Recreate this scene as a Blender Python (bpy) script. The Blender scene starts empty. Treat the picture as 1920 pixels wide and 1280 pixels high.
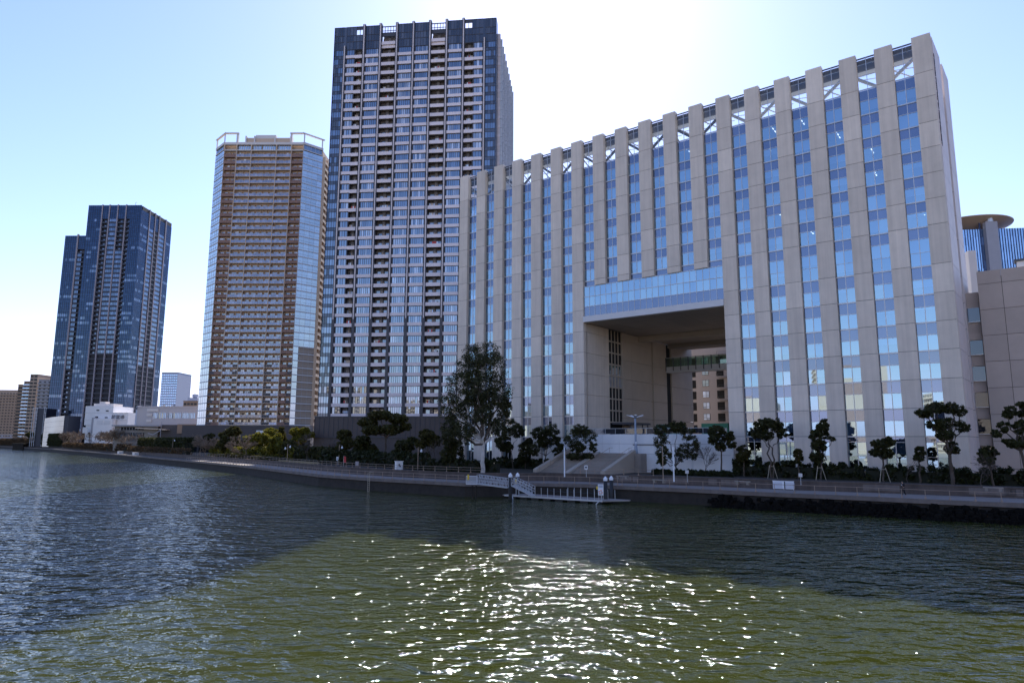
import bpy, math, random
import numpy as np
from mathutils import Vector, Matrix

random.seed(7)
rng = np.random.default_rng(11)
S = bpy.context.scene
C = S.collection
R = math.radians

# ------------------------------------------------------------------ camera
F_PX, PITCH, ROLL, EYE = 1258.0, 0.1465, -0.0036, 8.5
cp, sp = math.cos(PITCH), math.sin(PITCH)
cam_data = bpy.data.cameras.new('camera')
cam = bpy.data.objects.new('camera', cam_data)
C.objects.link(cam)
cam_data.sensor_width = 36.0
cam_data.lens = F_PX / 1920.0 * 36.0
cam_data.clip_start = 0.1
cam_data.clip_end = 12000
cam.matrix_world = Matrix.Translation((0, 0, EYE)) @ Matrix.Rotation(R(90) + PITCH, 4, 'X') @ Matrix.Rotation(-ROLL, 4, 'Z')
S.camera = cam

# ------------------------------------------------------------------ sky and sun
SUN_AZ, SUN_EL = R(4.7), R(39.5)
w = bpy.data.worlds.new('World')
S.world = w
w.use_nodes = True
nt = w.node_tree
bg = nt.nodes['Background']
sky = nt.nodes.new('ShaderNodeTexSky')
sky.sky_type = 'NISHITA'
sky.sun_disc = False
sky.sun_elevation = SUN_EL
sky.sun_rotation = SUN_AZ
sky.air_density = 1.3
sky.dust_density = 0.35
sky.ozone_density = 1.2
sky.altitude = 0
tint = nt.nodes.new('ShaderNodeVectorMath')          # the photograph's cool white balance
tint.operation = 'MULTIPLY'
tint.inputs[1].default_value = (0.97, 0.98, 1.30)
sep = nt.nodes.new('ShaderNodeSeparateColor')          # hazy white horizon: never redder or yellower than its green
cmb = nt.nodes.new('ShaderNodeCombineColor')
nt.links.new(sky.outputs['Color'], sep.inputs[0])
for ch, op, k in (('Red', 'MINIMUM', 1.0), ('Blue', 'MAXIMUM', 0.95)):
    mu = nt.nodes.new('ShaderNodeMath')
    mu.operation = 'MULTIPLY'
    mu.inputs[1].default_value = k
    nt.links.new(sep.outputs['Green'], mu.inputs[0])
    mo = nt.nodes.new('ShaderNodeMath')
    mo.operation = op
    nt.links.new(sep.outputs[ch], mo.inputs[0])
    nt.links.new(mu.outputs[0], mo.inputs[1])
    nt.links.new(mo.outputs[0], cmb.inputs[ch])
nt.links.new(sep.outputs['Green'], cmb.inputs['Green'])
nt.links.new(cmb.outputs[0], tint.inputs[0])
nt.links.new(tint.outputs[0], bg.inputs['Color'])
bg.inputs['Strength'].default_value = 0.113
sun_data = bpy.data.lights.new('sun', 'SUN')
sun_data.energy = 5.0
sun_data.angle = R(0.53)
sun_data.color = (1.0, 0.93, 0.82)
sun = bpy.data.objects.new('sun', sun_data)
C.objects.link(sun)
sd = Vector((math.sin(SUN_AZ) * math.cos(SUN_EL), math.cos(SUN_AZ) * math.cos(SUN_EL), math.sin(SUN_EL)))
sun.rotation_euler = sd.to_track_quat('Z', 'Y').to_euler()
S.view_settings.view_transform = 'Standard'
S.view_settings.look = 'None'
S.view_settings.exposure = 0.68
S.view_settings.gamma = 1.0
S.render.engine = 'CYCLES'
S.cycles.use_denoising = True
S.cycles.use_adaptive_sampling = False
S.cycles.max_bounces = 6
S.cycles.transparent_max_bounces = 12
S.cycles.caustics_reflective = False
S.cycles.caustics_refractive = False
S.cycles.sample_clamp_indirect = 6

# ------------------------------------------------------------------ plan helpers: survey of the place from the viewpoint
def ray(px, py):
    a, b = px - 960.0, 640.0 - py
    cr, sr = math.cos(-ROLL), math.sin(-ROLL)
    a, b = a * cr - b * sr, a * sr + b * cr
    y = F_PX * cp - b * sp
    return Vector((a / y, 1.0, (b * cp + F_PX * sp) / y))

def at(px, py, d):
    r = ray(px, py)
    return Vector((r.x * d, d, EYE + r.z * d))

def ground(px, py, z):
    r = ray(px, py)
    t = (z - EYE) / r.z
    return Vector((r.x * t, t, z))

def mpp(d, py=850):            # metres per photo pixel at depth d
    b = 640.0 - py
    return d / (F_PX * cp - b * sp)

# ------------------------------------------------------------------ materials
def mat(name, col, rough=0.7, metal=0.0, var=0.0, noise=0.0, nscale=0.3, bump=0.0, bscale=8.0, spec=0.5, coord='Object', streak=0.0):
    m = bpy.data.materials.new(name)
    m.use_nodes = True
    n, l = m.node_tree.nodes, m.node_tree.links
    b = n['Principled BSDF']
    b.inputs['Roughness'].default_value = rough
    b.inputs['Metallic'].default_value = metal
    b.inputs['Specular IOR Level'].default_value = spec
    tc = n.new('ShaderNodeTexCoord')
    src = None
    if var or noise or streak:
        rgb = n.new('ShaderNodeRGB')
        rgb.outputs[0].default_value = (*col, 1)
        src = rgb.outputs[0]
        if var:
            at_ = n.new('ShaderNodeAttribute')
            at_.attribute_name = 'rnd'
            mr = n.new('ShaderNodeMapRange')
            mr.inputs['To Min'].default_value = 1 - var
            mr.inputs['To Max'].default_value = 1 + var
            l.new(at_.outputs['Fac'], mr.inputs['Value'])
            mx = n.new('ShaderNodeVectorMath')
            mx.operation = 'SCALE'
            l.new(src, mx.inputs[0])
            l.new(mr.outputs[0], mx.inputs['Scale'])
            src = mx.outputs[0]
        for amp, sc in ((noise, (nscale,) * 3), (streak, (1.3, 1.3, 0.05))):
            if not amp:
                continue
            mp = n.new('ShaderNodeMapping')
            mp.inputs['Scale'].default_value = sc
            l.new(tc.outputs[coord], mp.inputs['Vector'])
            nz = n.new('ShaderNodeTexNoise')
            nz.inputs['Scale'].default_value = 1.0
            nz.inputs['Detail'].default_value = 6
            nz.inputs['Roughness'].default_value = 0.65
            l.new(mp.outputs[0], nz.inputs['Vector'])
            mr = n.new('ShaderNodeMapRange')
            mr.inputs['From Min'].default_value = 0.25
            mr.inputs['From Max'].default_value = 0.75
            mr.inputs['To Min'].default_value = 1 - amp
            mr.inputs['To Max'].default_value = 1 + amp
            l.new(nz.outputs['Fac'], mr.inputs['Value'])
            mx = n.new('ShaderNodeVectorMath')
            mx.operation = 'SCALE'
            l.new(src, mx.inputs[0])
            l.new(mr.outputs[0], mx.inputs['Scale'])
            src = mx.outputs[0]
        l.new(src, b.inputs['Base Color'])
    else:
        b.inputs['Base Color'].default_value = (*col, 1)
    if bump:
        nz = n.new('ShaderNodeTexNoise')
        nz.inputs['Scale'].default_value = bscale
        nz.inputs['Detail'].default_value = 4
        l.new(tc.outputs[coord], nz.inputs['Vector'])
        bp = n.new('ShaderNodeBump')
        bp.inputs['Strength'].default_value = bump
        l.new(nz.outputs['Fac'], bp.inputs['Height'])
        l.new(bp.outputs['Normal'], b.inputs['Normal'])
    return m

def glass(name, body, refl, k, see=False, rough=0.02, wob=0.02, var=0.35):
    """coated glazing: a mirror share k over a dark (or see-through) body; every pane leans a touch differently"""
    m = bpy.data.materials.new(name)
    m.use_nodes = True
    n, l = m.node_tree.nodes, m.node_tree.links
    n.remove(n['Principled BSDF'])
    out = n['Material Output']
    gl = n.new('ShaderNodeBsdfGlossy')
    gl.inputs['Color'].default_value = (*refl, 1)
    gl.inputs['Roughness'].default_value = rough
    if see:
        bd = n.new('ShaderNodeBsdfTransparent')
        bd.inputs['Color'].default_value = (*body, 1)
    else:
        bd = n.new('ShaderNodeBsdfDiffuse')
    att = n.new('ShaderNodeAttribute')
    att.attribute_name = 'rnd'
    if not see:
        mr = n.new('ShaderNodeMapRange')
        mr.inputs['From Min'].default_value = 0.35
        mr.inputs['To Min'].default_value = 1 - var
        mr.inputs['To Max'].default_value = 1 + 3 * var
        l.new(att.outputs['Fac'], mr.inputs['Value'])
        vm = n.new('ShaderNodeVectorMath')
        vm.operation = 'SCALE'
        vm.inputs[0].default_value = body
        l.new(mr.outputs[0], vm.inputs['Scale'])
        l.new(vm.outputs[0], bd.inputs['Color'])
    # lean: a random small offset of the normal for each pane
    geo = n.new('ShaderNodeNewGeometry')
    wn = n.new('ShaderNodeTexWhiteNoise')
    wn.noise_dimensions = '1D'
    l.new(att.outputs['Fac'], wn.inputs['W'])
    sub = n.new('ShaderNodeVectorMath')
    sub.operation = 'SUBTRACT'
    sub.inputs[1].default_value = (.5, .5, .5)
    l.new(wn.outputs['Color'], sub.inputs[0])
    sc = n.new('ShaderNodeVectorMath')
    sc.operation = 'SCALE'
    sc.inputs['Scale'].default_value = wob
    l.new(sub.outputs[0], sc.inputs[0])
    add = n.new('ShaderNodeVectorMath')
    l.new(geo.outputs['Normal'], add.inputs[0])
    l.new(sc.outputs[0], add.inputs[1])
    nrm = n.new('ShaderNodeVectorMath')
    nrm.operation = 'NORMALIZE'
    l.new(add.outputs[0], nrm.inputs[0])
    l.new(nrm.outputs[0], gl.inputs['Normal'])
    fr = n.new('ShaderNodeFresnel')
    fr.inputs['IOR'].default_value = 1.5
    mm = n.new('ShaderNodeMath')
    mm.operation = 'ADD'
    mm.use_clamp = True
    mm.inputs[1].default_value = k
    l.new(fr.outputs[0], mm.inputs[0])
    mix = n.new('ShaderNodeMixShader')
    l.new(mm.outputs[0], mix.inputs[0])
    l.new(bd.outputs[0], mix.inputs[1])
    l.new(gl.outputs[0], mix.inputs[2])
    l.new(mix.outputs[0], out.inputs['Surface'])
    return m

def glow(name, col, strength):
    m = bpy.data.materials.new(name)
    m.use_nodes = True
    b = m.node_tree.nodes['Principled BSDF']
    b.inputs['Base Color'].default_value = (*col, 1)
    b.inputs['Emission Color'].default_value = (*col, 1)
    b.inputs['Emission Strength'].default_value = strength
    m.cycles.emission_sampling = 'NONE'
    return m

def leaf_mat(name, col, var=0.5, trans=0.35):
    m = bpy.data.materials.new(name)
    m.use_nodes = True
    n, l = m.node_tree.nodes, m.node_tree.links
    n.remove(n['Principled BSDF'])
    att = n.new('ShaderNodeAttribute')
    att.attribute_name = 'rnd'
    ramp = n.new('ShaderNodeValToRGB')
    e = ramp.color_ramp.elements
    e[0].color = (col[0] * (1 - var), col[1] * (1 - var), col[2] * (1 - var), 1)
    e[1].color = (col[0] * (1 + var), col[1] * (1 + var * .9), col[2] * (1 + var * .5), 1)
    l.new(att.outputs['Fac'], ramp.inputs[0])
    d = n.new('ShaderNodeBsdfDiffuse')
    t = n.new('ShaderNodeBsdfTranslucent')
    l.new(ramp.outputs[0], d.inputs['Color'])
    l.new(ramp.outputs[0], t.inputs['Color'])
    g = n.new('ShaderNodeBsdfGlossy')
    g.inputs['Roughness'].default_value = 0.4
    g.inputs['Color'].default_value = (.5, .5, .5, 1)
    mx = n.new('ShaderNodeMixShader')
    mx.inputs[0].default_value = trans
    l.new(d.outputs[0], mx.inputs[1])
    l.new(t.outputs[0], mx.inputs[2])
    m2 = n.new('ShaderNodeMixShader')
    m2.inputs[0].default_value = 0.04
    l.new(mx.outputs[0], m2.inputs[1])
    l.new(g.outputs[0], m2.inputs[2])
    l.new(m2.outputs[0], n['Material Output'].inputs['Surface'])
    return m

M = {}
M['panel'] = mat('precast_panel', (.68, .585, .495), .75, var=.14, noise=.09, nscale=.35, streak=.13, bump=.05, bscale=4)
M['endpanel'] = mat('end_wall_panel', (.70, .59, .55), .55, var=.05, noise=.10, nscale=.25, streak=.08)  # a little lighter than the piers, standing for light reflected onto this end
M['joint'] = mat('panel_joint', (.07, .065, .06), .9)
M['alu'] = mat('aluminium', (.52, .52, .54), .35, .5)
M['steel'] = mat('dark_steel', (.09, .095, .11), .5, .3)
M['palesteel'] = mat('pale_steel', (.5, .52, .55), .5, .2)
M['white'] = mat('white_paint', (.78, .78, .78), .6, noise=.05, nscale=.6)
M['fascia'] = mat('white_fascia', (.62, .61, .62), .5, noise=.04)
M['office_glass'] = glass('office_glass', (.50, .62, .78), (.60, .83, 1.0), .46, see=True, wob=.035)
M['spandrel'] = glass('spandrel_glass', (.045, .055, .085), (.62, .74, 1.0), .24, var=.3, wob=.015)
M['screen_glass'] = glass('screen_glass', (.90, .94, .97), (.9, .95, 1), .03, see=True)
M['blind'] = mat('roller_blind', (.58, .67, .80), .8, var=.38)
M['room'] = mat('room_wall', (.17, .18, .2), .9)
M['room_ceiling'] = mat('room_ceiling', (.4, .4, .4), .9)
M['tube'] = glow('lit_tube', (1, .97, .9), 2.2)
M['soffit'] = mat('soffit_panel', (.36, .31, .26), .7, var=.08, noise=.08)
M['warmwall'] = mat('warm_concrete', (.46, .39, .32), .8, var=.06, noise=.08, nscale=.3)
M['t2band'] = mat('pink_grey_band', (.74, .655, .665), .6, var=.05, noise=.04)
M['t2pier'] = mat('charcoal_pier', (.055, .055, .068), .5)
M['t2line'] = mat('pale_pier_line', (.68, .60, .59), .5)
M['t2glass'] = glass('tower_glass', (.035, .05, .085), (.70, .84, 1.0), .26, wob=.03, var=.5)
M['curtain'] = glass('curtained_pane', (.30, .32, .36), (.70, .84, 1.0), .24, wob=.03, var=.4)
M['t2dark'] = glass('teal_dark_glass', (.045, .048, .058), (.58, .66, .76), .09, wob=.02)
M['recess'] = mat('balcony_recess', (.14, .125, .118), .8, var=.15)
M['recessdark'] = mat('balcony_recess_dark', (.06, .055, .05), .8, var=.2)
M['core'] = mat('tower_core', (.05, .05, .055), .8)
M['podium'] = mat('podium_cladding', (.085, .07, .068), .7, noise=.1, nscale=.4)
M['tan'] = mat('tan_tile', (.60, .44, .31), .75, var=.06, noise=.05)
M['tanpale'] = mat('pale_tan_frame', (.60, .46, .35), .7, noise=.04)
M['rust'] = mat('rust_brown_rail', (.28, .16, .12), .6, var=.1)
M['rail_glass'] = glass('balustrade_glass', (.26, .27, .33), (.6, .7, .95), .12, wob=.02, var=.2)
M['t3glass'] = glass('pale_blue_glazing', (.16, .20, .27), (.85, .95, 1.0), .42, wob=.02, var=.35)
M['door_glass'] = glass('balcony_door', (.10, .10, .12), (.8, .9, 1), .18, wob=.05, var=.7)
M['crownw'] = mat('crown_cream', (.66, .60, .56), .6, noise=.04)
M['t4glass'] = glass('navy_glass', (.006, .011, .024), (.24, .36, .58), .12, wob=.03, var=.5)
M['t4win'] = glass('navy_window', (.05, .065, .10), (.5, .66, .9), .16, wob=.04, var=.8)
M['t4dark'] = mat('navy_panel', (.022, .026, .045), .45, var=.2)
M['t4line'] = mat('lilac_pier', (.30, .265, .29), .6)
M['louvre'] = mat('black_louvre', (.012, .012, .018), .6)
M['concrete'] = mat('weathered_concrete', (.17, .14, .125), .9, noise=.25, nscale=.5, streak=.2, bump=.2, bscale=3)
M['floodwall'] = mat('brown_flood_wall', (.10, .078, .068), .9, noise=.3, nscale=.5, streak=.25, bump=.2, bscale=3)
M['quay'] = mat('tide_stained_concrete', (.030, .024, .019), .95, noise=.45, nscale=.8, bump=.5, bscale=3)
M['pave'] = mat('promenade_paving', (.25, .215, .195), .9, noise=.18, nscale=.5, bump=.15, bscale=5)
M['darkpave'] = mat('dark_terrace_paving', (.065, .052, .045), .9, noise=.25, nscale=.5)
M['soil'] = mat('brown_soil', (.035, .028, .018), .95, noise=.4, nscale=.25, bump=.5, bscale=2)
M['turf'] = mat('winter_turf', (.30, .20, .07), .95, noise=.35, nscale=.6, bump=.6, bscale=4)
M['granite'] = mat('stair_granite', (.27, .235, .205), .85, noise=.15, nscale=1.2, var=.08)
M['rock'] = mat('wet_rock', (.007, .006, .005), .95, spec=.1, var=.3, noise=.4, nscale=1.5, bump=.6, bscale=4)
M['railing'] = mat('bronze_railing', (.34, .25, .19), .5, .2)
M['galv'] = mat('galvanised_steel', (.52, .53, .55), .5, .5)
M['pile'] = mat('black_pile', (.02, .02, .022), .55, noise=.3)
M['plastic'] = mat('white_plastic', (.8, .82, .86), .4)
M['deck'] = mat('dock_deck', (.30, .26, .24), .85, noise=.15)
M['red'] = mat('red_paint', (.55, .05, .05), .6)
M['orange'] = mat('lifebuoy_orange', (.8, .16, .03), .5)
M['yellow'] = mat('yellow_marker', (.75, .52, .04), .6)
M['green'] = mat('green_hoarding', (.05, .22, .12), .6, noise=.1)
M['teal'] = mat('teal_hoarding', (.07, .22, .20), .6, noise=.1)
M['lampblue'] = mat('blue_grey_paint', (.30, .36, .46), .5)
M['bark'] = mat('brown_bark', (.085, .065, .05), .95, noise=.4, nscale=6, bump=.6, bscale=12)
M['hedgecore'] = mat('shaded_stems', (.016, .018, .009), .95, noise=.4, nscale=3)
M['palebark'] = mat('pale_peeling_bark', (.50, .46, .42), .85, noise=.3, nscale=1.5, bump=.4, bscale=6)
M['twig'] = mat('grey_pink_twig', (.20, .145, .105), .9, var=.2)
M['darktwig'] = mat('dark_twig', (.09, .07, .06), .9, var=.2)
M['stake'] = mat('timber_stake', (.42, .36, .28), .85)
M['leaf'] = leaf_mat('dark_evergreen_leaf', (.050, .054, .018), .55)
M['euca'] = leaf_mat('eucalyptus_leaf', (.060, .064, .028), .55, .3)
M['lit'] = leaf_mat('yellow_green_leaf', (.17, .16, .022), .45, .5)
M['olive'] = leaf_mat('olive_leaf', (.075, .072, .022), .5)
M['brownleaf'] = leaf_mat('dry_brown_leaf', (.13, .085, .05), .5, .3)
M['hedge'] = leaf_mat('hedge_leaf', (.030, .038, .014), .5, .25)
M['aptbrown'] = mat('brown_apartment_wall', (.36, .23, .15), .8, noise=.08, var=.06)
M['aptbeige'] = mat('beige_apartment_wall', (.46, .32, .23), .8, noise=.08, var=.06)
M['aptgrey'] = mat('grey_apartment_wall', (.38, .36, .38), .8, noise=.06)
M['aptblue'] = glass('apartment_blue_glass', (.05, .09, .16), (.6, .8, 1), .3, wob=.04, var=.5)
M['factory'] = mat('white_render', (.74, .72, .72), .7, noise=.04, nscale=.2)
M['factorygrey'] = mat('lilac_grey_render', (.50, .46, .46), .75, noise=.05, nscale=.15)
M['silver'] = mat('silver_cladding', (.62, .60, .56), .3, .75, noise=.1, nscale=.15)
M['ink'] = mat('dark_lettering', (.03, .03, .05), .6)
M['annex'] = mat('grey_annex_panel', (.48, .39, .335), .8, var=.06, noise=.08, nscale=.4)
M['fartower'] = glass('far_blue_glass', (.12, .2, .36), (.55, .75, 1), .45, wob=.03, var=.4)
M['farmull'] = mat('far_tower_mullion', (.06, .09, .2), .5)
M['saucer'] = mat('copper_beige_roof', (.78, .60, .46), .5, noise=.05)
M['lilac'] = mat('far_lilac_wall', (.46, .48, .56), .8)
M['rear'] = mat('rear_block_wall', (.36, .32, .31), .8, noise=.05)
M['facing'] = mat('sunlit_cream_wall', (.70, .58, .45), .8, noise=.06, var=.1)  # cream set bright so the unseen blocks bounce more light
M['nearpave'] = mat('near_bank_paving', (.38, .33, .27), .9, noise=.15, nscale=.1)
M['skin'] = mat('skin', (.45, .28, .2), .6)
M['cloth'] = mat('black_cloth', (.012, .012, .015), .9)
M['hair'] = mat('black_hair', (.01, .009, .008), .6)
M['black'] = mat('black_void', (.012, .012, .012), .9)

# ------------------------------------------------------------------ mesh builder
class MB:
    def __init__(s, frame=None):
        s.v, s.f, s.m, s.r = [], [], [], []
        s.frame = frame
    def pt(s, p):
        if s.frame:
            ox, oy, a = s.frame
            c, n = math.cos(a), math.sin(a)
            return (ox + p[0] * c - p[1] * n, oy + p[0] * n + p[1] * c, p[2])
        return (p[0], p[1], p[2])
    def face(s, pts, m, r=None):
        i = len(s.v)
        s.v += [s.pt(p) for p in pts]
        s.f.append(tuple(range(i, i + len(pts))))
        s.m.append(m)
        s.r.append(random.random() if r is None else r)
    def hexa(s, p, m, r=None):       # 4 bottom corners (counter-clockwise seen from above) and 4 top corners
        r = random.random() if r is None else r
        i = len(s.v)
        s.v += [s.pt(q) for q in p]
        for f in ((3, 2, 1, 0), (4, 5, 6, 7), (0, 1, 5, 4), (1, 2, 6, 5), (2, 3, 7, 6), (3, 0, 4, 7)):
            s.f.append(tuple(i + k for k in f))
            s.m.append(m)
            s.r.append(r)
    def box(s, x0, x1, y0, y1, z0, z1, m, r=None):
        s.hexa([(x0, y0, z0), (x1, y0, z0), (x1, y1, z0), (x0, y1, z0), (x0, y0, z1), (x1, y0, z1), (x1, y1, z1), (x0, y1, z1)], m, r)
    def prism(s, poly, z0, z1, m, r=None):
        r = random.random() if r is None else r
        n = len(poly)
        s.face([(x, y, z1) for x, y in poly], m, r)
        s.face([(x, y, z0) for x, y in reversed(poly)], m, r)
        for k in range(n):
            a, b = poly[k], poly[(k + 1) % n]
            s.face([(a[0], a[1], z0), (b[0], b[1], z0), (b[0], b[1], z1), (a[0], a[1], z1)], m, r)
    def tube(s, pts, rad, m, n=6, r=None, cap=True):
        pts = [Vector(p) for p in pts]
        rr = rad if hasattr(rad, '__len__') else [rad] * len(pts)
        r = random.random() if r is None else r
        base = len(s.v)
        for k, p in enumerate(pts):
            t = (pts[min(k + 1, len(pts) - 1)] - pts[max(k - 1, 0)])
            t = t.normalized() if t.length > 1e-9 else Vector((0, 0, 1))
            u = t.cross(Vector((0, 0, 1)) if abs(t.z) < .9 else Vector((1, 0, 0))).normalized()
            q = t.cross(u)
            for j in range(n):
                a = 2 * math.pi * j / n
                s.v.append(s.pt(p + (u * math.cos(a) + q * math.sin(a)) * rr[k]))
        for k in range(len(pts) - 1):
            for j in range(n):
                a, b = base + k * n + j, base + k * n + (j + 1) % n
                s.f.append((a, b, b + n, a + n))
                s.m.append(m)
                s.r.append(r)
        if cap:
            s.f.append(tuple(base + j for j in reversed(range(n))))
            s.m.append(m); s.r.append(r)
            s.f.append(tuple(base + (len(pts) - 1) * n + j for j in range(n)))
            s.m.append(m); s.r.append(r)
    def lathe(s, x, y, prof, m, n=12):
        base = len(s.v)
        r = random.random()
        for rad, z in prof:
            for j in range(n):
                a = 2 * math.pi * j / n
                s.v.append(s.pt((x + rad * math.cos(a), y + rad * math.sin(a), z)))
        for k in range(len(prof) - 1):
            for j in range(n):
                a, b = base + k * n + j, base + k * n + (j + 1) % n
                s.f.append((a, b, b + n, a + n)); s.m.append(m); s.r.append(r)
        s.f.append(tuple(base + j for j in reversed(range(n)))); s.m.append(m); s.r.append(r)
        s.f.append(tuple(base + (len(prof) - 1) * n + j for j in range(n))); s.m.append(m); s.r.append(r)
    def add(s, o):
        i = len(s.v)
        s.v += o.v
        s.f += [tuple(k + i for k in f) for f in o.f]
        s.m += o.m
        s.r += o.r
    def build(s, name, parent=None, smooth=False):
        me = bpy.data.meshes.new(name)
        me.from_pydata(s.v, [], s.f)
        names = []
        for k in s.m:
            if k not in names:
                names.append(k)
        for k in names:
            me.materials.append(M[k])
        idx = {k: i for i, k in enumerate(names)}
        me.polygons.foreach_set('material_index', [idx[k] for k in s.m])
        a = me.attributes.new('rnd', 'FLOAT', 'FACE')
        a.data.foreach_set('value', s.r)
        if smooth:
            me.polygons.foreach_set('use_smooth', [True] * len(s.f))
        me.update()
        o = bpy.data.objects.new(name, me)
        C.objects.link(o)
        if parent:
            o.parent = parent
        return o

def tag(o, label=None, cat=None, group=None, kind=None):
    if label: o['label'] = label
    if cat: o['category'] = cat
    if group: o['group'] = group
    if kind: o['kind'] = kind
    return o

def thing(name, label, cat, loc=(0, 0, 0), rz=0.0, group=None):
    o = bpy.data.objects.new(name, None)
    C.objects.link(o)
    o.location = loc
    o.rotation_euler = (0, 0, rz)
    o.empty_display_size = 0.5
    return tag(o, label, cat, group)

def repeats(root, name, cells, limit=100, rest=None):
    """cells: list of (local centre, MB). The nearest to the viewpoint become parts of their own, the far remainder one mass."""
    mw = Matrix.Translation(root.location) @ root.rotation_euler.to_matrix().to_4x4()
    cells = sorted(cells, key=lambda c: (mw @ Vector(c[0]) - Vector((0, 0, EYE))).length)
    for c, mb, *sub in cells[:limit]:
        o = mb.build(name, root)
        for sn, sm in sub:
            if sm.f: sm.build(sn, o)
    if len(cells) > limit:
        big = MB()
        for c, mb, *sub in cells[limit:]:
            big.add(mb)
            for sn, sm in sub: big.add(sm)
        tag(big.build(rest or (name + '_field'), root), kind='stuff')

def text(name, body, size, loc, rot, m, parent, extrude=0.05, align='LEFT', space=1.0):
    cu = bpy.data.curves.new(name, 'FONT')
    cu.body = body
    cu.size = size
    cu.extrude = extrude
    cu.align_x = align
    cu.materials.append(M[m])
    cu.space_character = space
    t_ = bpy.data.objects.new(name, cu)
    C.objects.link(t_)
    me = bpy.data.meshes.new_from_object(t_.evaluated_get(bpy.context.evaluated_depsgraph_get()))
    bpy.data.objects.remove(t_)
    o = bpy.data.objects.new(name, me)
    C.objects.link(o)
    o.location = loc
    o.rotation_euler = rot
    o.parent = parent
    return o

# ------------------------------------------------------------------ ground, quay, water
EDGE = [(-3500, 1700), (-1400, 1250), (-900, 1000), (-452, 600), (-371, 520), (-297, 440), (-208, 340), (-123, 238), (-105, 217), (-69.4, 174), (-36, 128.3), (-23.5, 116.5), (-7, 104.5),
        (4, 105), (11.3, 102.6), (15.4, 99.2), (24.85, 93.4), (33.05, 87.2), (41.3, 82.4), (47.5, 77.6), (55, 73.2), (75, 58), (130, 18), (300, -100), (1200, -800)]
WALL = [(-3500, 1712), (-1394, 1258), (-895, 1005), (-447.5, 605), (-366.5, 525), (-292.5, 445), (-203.5, 344.5), (-118.5, 242), (-100, 221), (-64.6, 177.5), (-31.8, 132.8), (-19.5, 121.3), (-5, 111.2),
        (6, 111.6), (12, 109.6), (17.6, 106.6), (29.4, 99.6), (38.9, 92.6), (46.5, 88.8), (53.3, 84.6), (60.6, 79.8), (80, 66), (136, 26), (310, -90), (1210, -785)]
Z_LOW, Z_UP = 2.0, 3.0

mb = MB()
mb.face([(-6000, -1500, 0), (6000, -1500, 0), (6000, 5000, 0), (-6000, 5000, 0)], 'water_key') if False else None
wm = bpy.data.materials.new('river_water')
wm.use_nodes = True
n, l = wm.node_tree.nodes, wm.node_tree.links
b = n['Principled BSDF']
b.inputs['Base Color'].default_value = (.040, .047, .008, 1)
b.inputs['Roughness'].default_value = 0.042
b.inputs['Specular Tint'].default_value = (.30, .55, 1.0, 1)  # blue painted into the reflections, beyond what the sky itself gives
b.inputs['IOR'].default_value = 1.42
tc = n.new('ShaderNodeTexCoord')
prev = None
def wave(scale, dist, detail, rot, stretch, dim='3D', rough=.55):
    global prev
    mp = n.new('ShaderNodeMapping')
    mp.inputs['Rotation'].default_value = (0, 0, rot)
    mp.inputs['Scale'].default_value = (scale * stretch, scale, scale)
    l.new(tc.outputs['Object'], mp.inputs['Vector'])
    nz = n.new('ShaderNodeTexNoise')
    nz.inputs['Scale'].default_value = 1.0
    nz.inputs['Detail'].default_value = detail
    nz.inputs['Roughness'].default_value = rough
    nz.inputs['Distortion'].default_value = .4
    l.new(mp.outputs[0], nz.inputs['Vector'])
    bp = n.new('ShaderNodeBump')
    bp.inputs['Strength'].default_value = 1.0
    bp.inputs['Distance'].default_value = dist
    bp.inputs['Filter Width'].default_value = .12
    l.new(nz.outputs['Fac'], bp.inputs['Height'])
    if prev:
        l.new(prev, bp.inputs['Normal'])
    prev = bp.outputs['Normal']
wave(.06, .35, 2, R(20), .6)
wave(.30, .56, 2, R(-12), .5)
wave(1.1, .40, 2, R(8), .68, rough=.45)
wave(3.2, .06, 2, R(-20), .8, rough=.5)
l.new(prev, b.inputs['Normal'])
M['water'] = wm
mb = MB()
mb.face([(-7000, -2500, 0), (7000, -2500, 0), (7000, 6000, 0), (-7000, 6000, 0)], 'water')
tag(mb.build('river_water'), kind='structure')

mb = MB()
for i in range(len(EDGE) - 1):
    a, b_, c, d = EDGE[i], EDGE[i + 1], WALL[i + 1], WALL[i]
    mb.face([(a[0], a[1], Z_LOW), (b_[0], b_[1], Z_LOW), (c[0], c[1], Z_LOW), (d[0], d[1], Z_LOW)], 'pave' if a[0] > -120 else 'darkpave')
tag(mb.build('lower_promenade'), kind='structure')
mb = MB()
for i in range(len(WALL) - 1):
    a, b_ = WALL[i], WALL[i + 1]
    k = 9.0
    def off(p, t): return (p[0] + .6 * t, p[1] + .8 * t)
    a1, b1 = off(a, k), off(b_, k)
    a2, b2 = off(a, 5000), off(b_, 5000)
    mb.face([(a[0], a[1], Z_UP), (b_[0], b_[1], Z_UP), (*b1, Z_UP), (*a1, Z_UP)], 'darkpave')
    mb.face([(*a1, Z_UP), (*b1, Z_UP), (*b2, Z_UP), (*a2, Z_UP)], 'soil')
tag(mb.build('upper_ground'), kind='structure')

def offset_poly(poly, dist):
    out = []
    for i, p in enumerate(poly):
        a = Vector(poly[max(i - 1, 0)]); b = Vector(poly[min(i + 1, len(poly) - 1)])
        t = (b - a).normalized()
        nrm = Vector((-t.y, t.x))          # to the left of travel = landward
        out.append((p[0] + nrm.x * dist, p[1] + nrm.y * dist))
    return out

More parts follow.
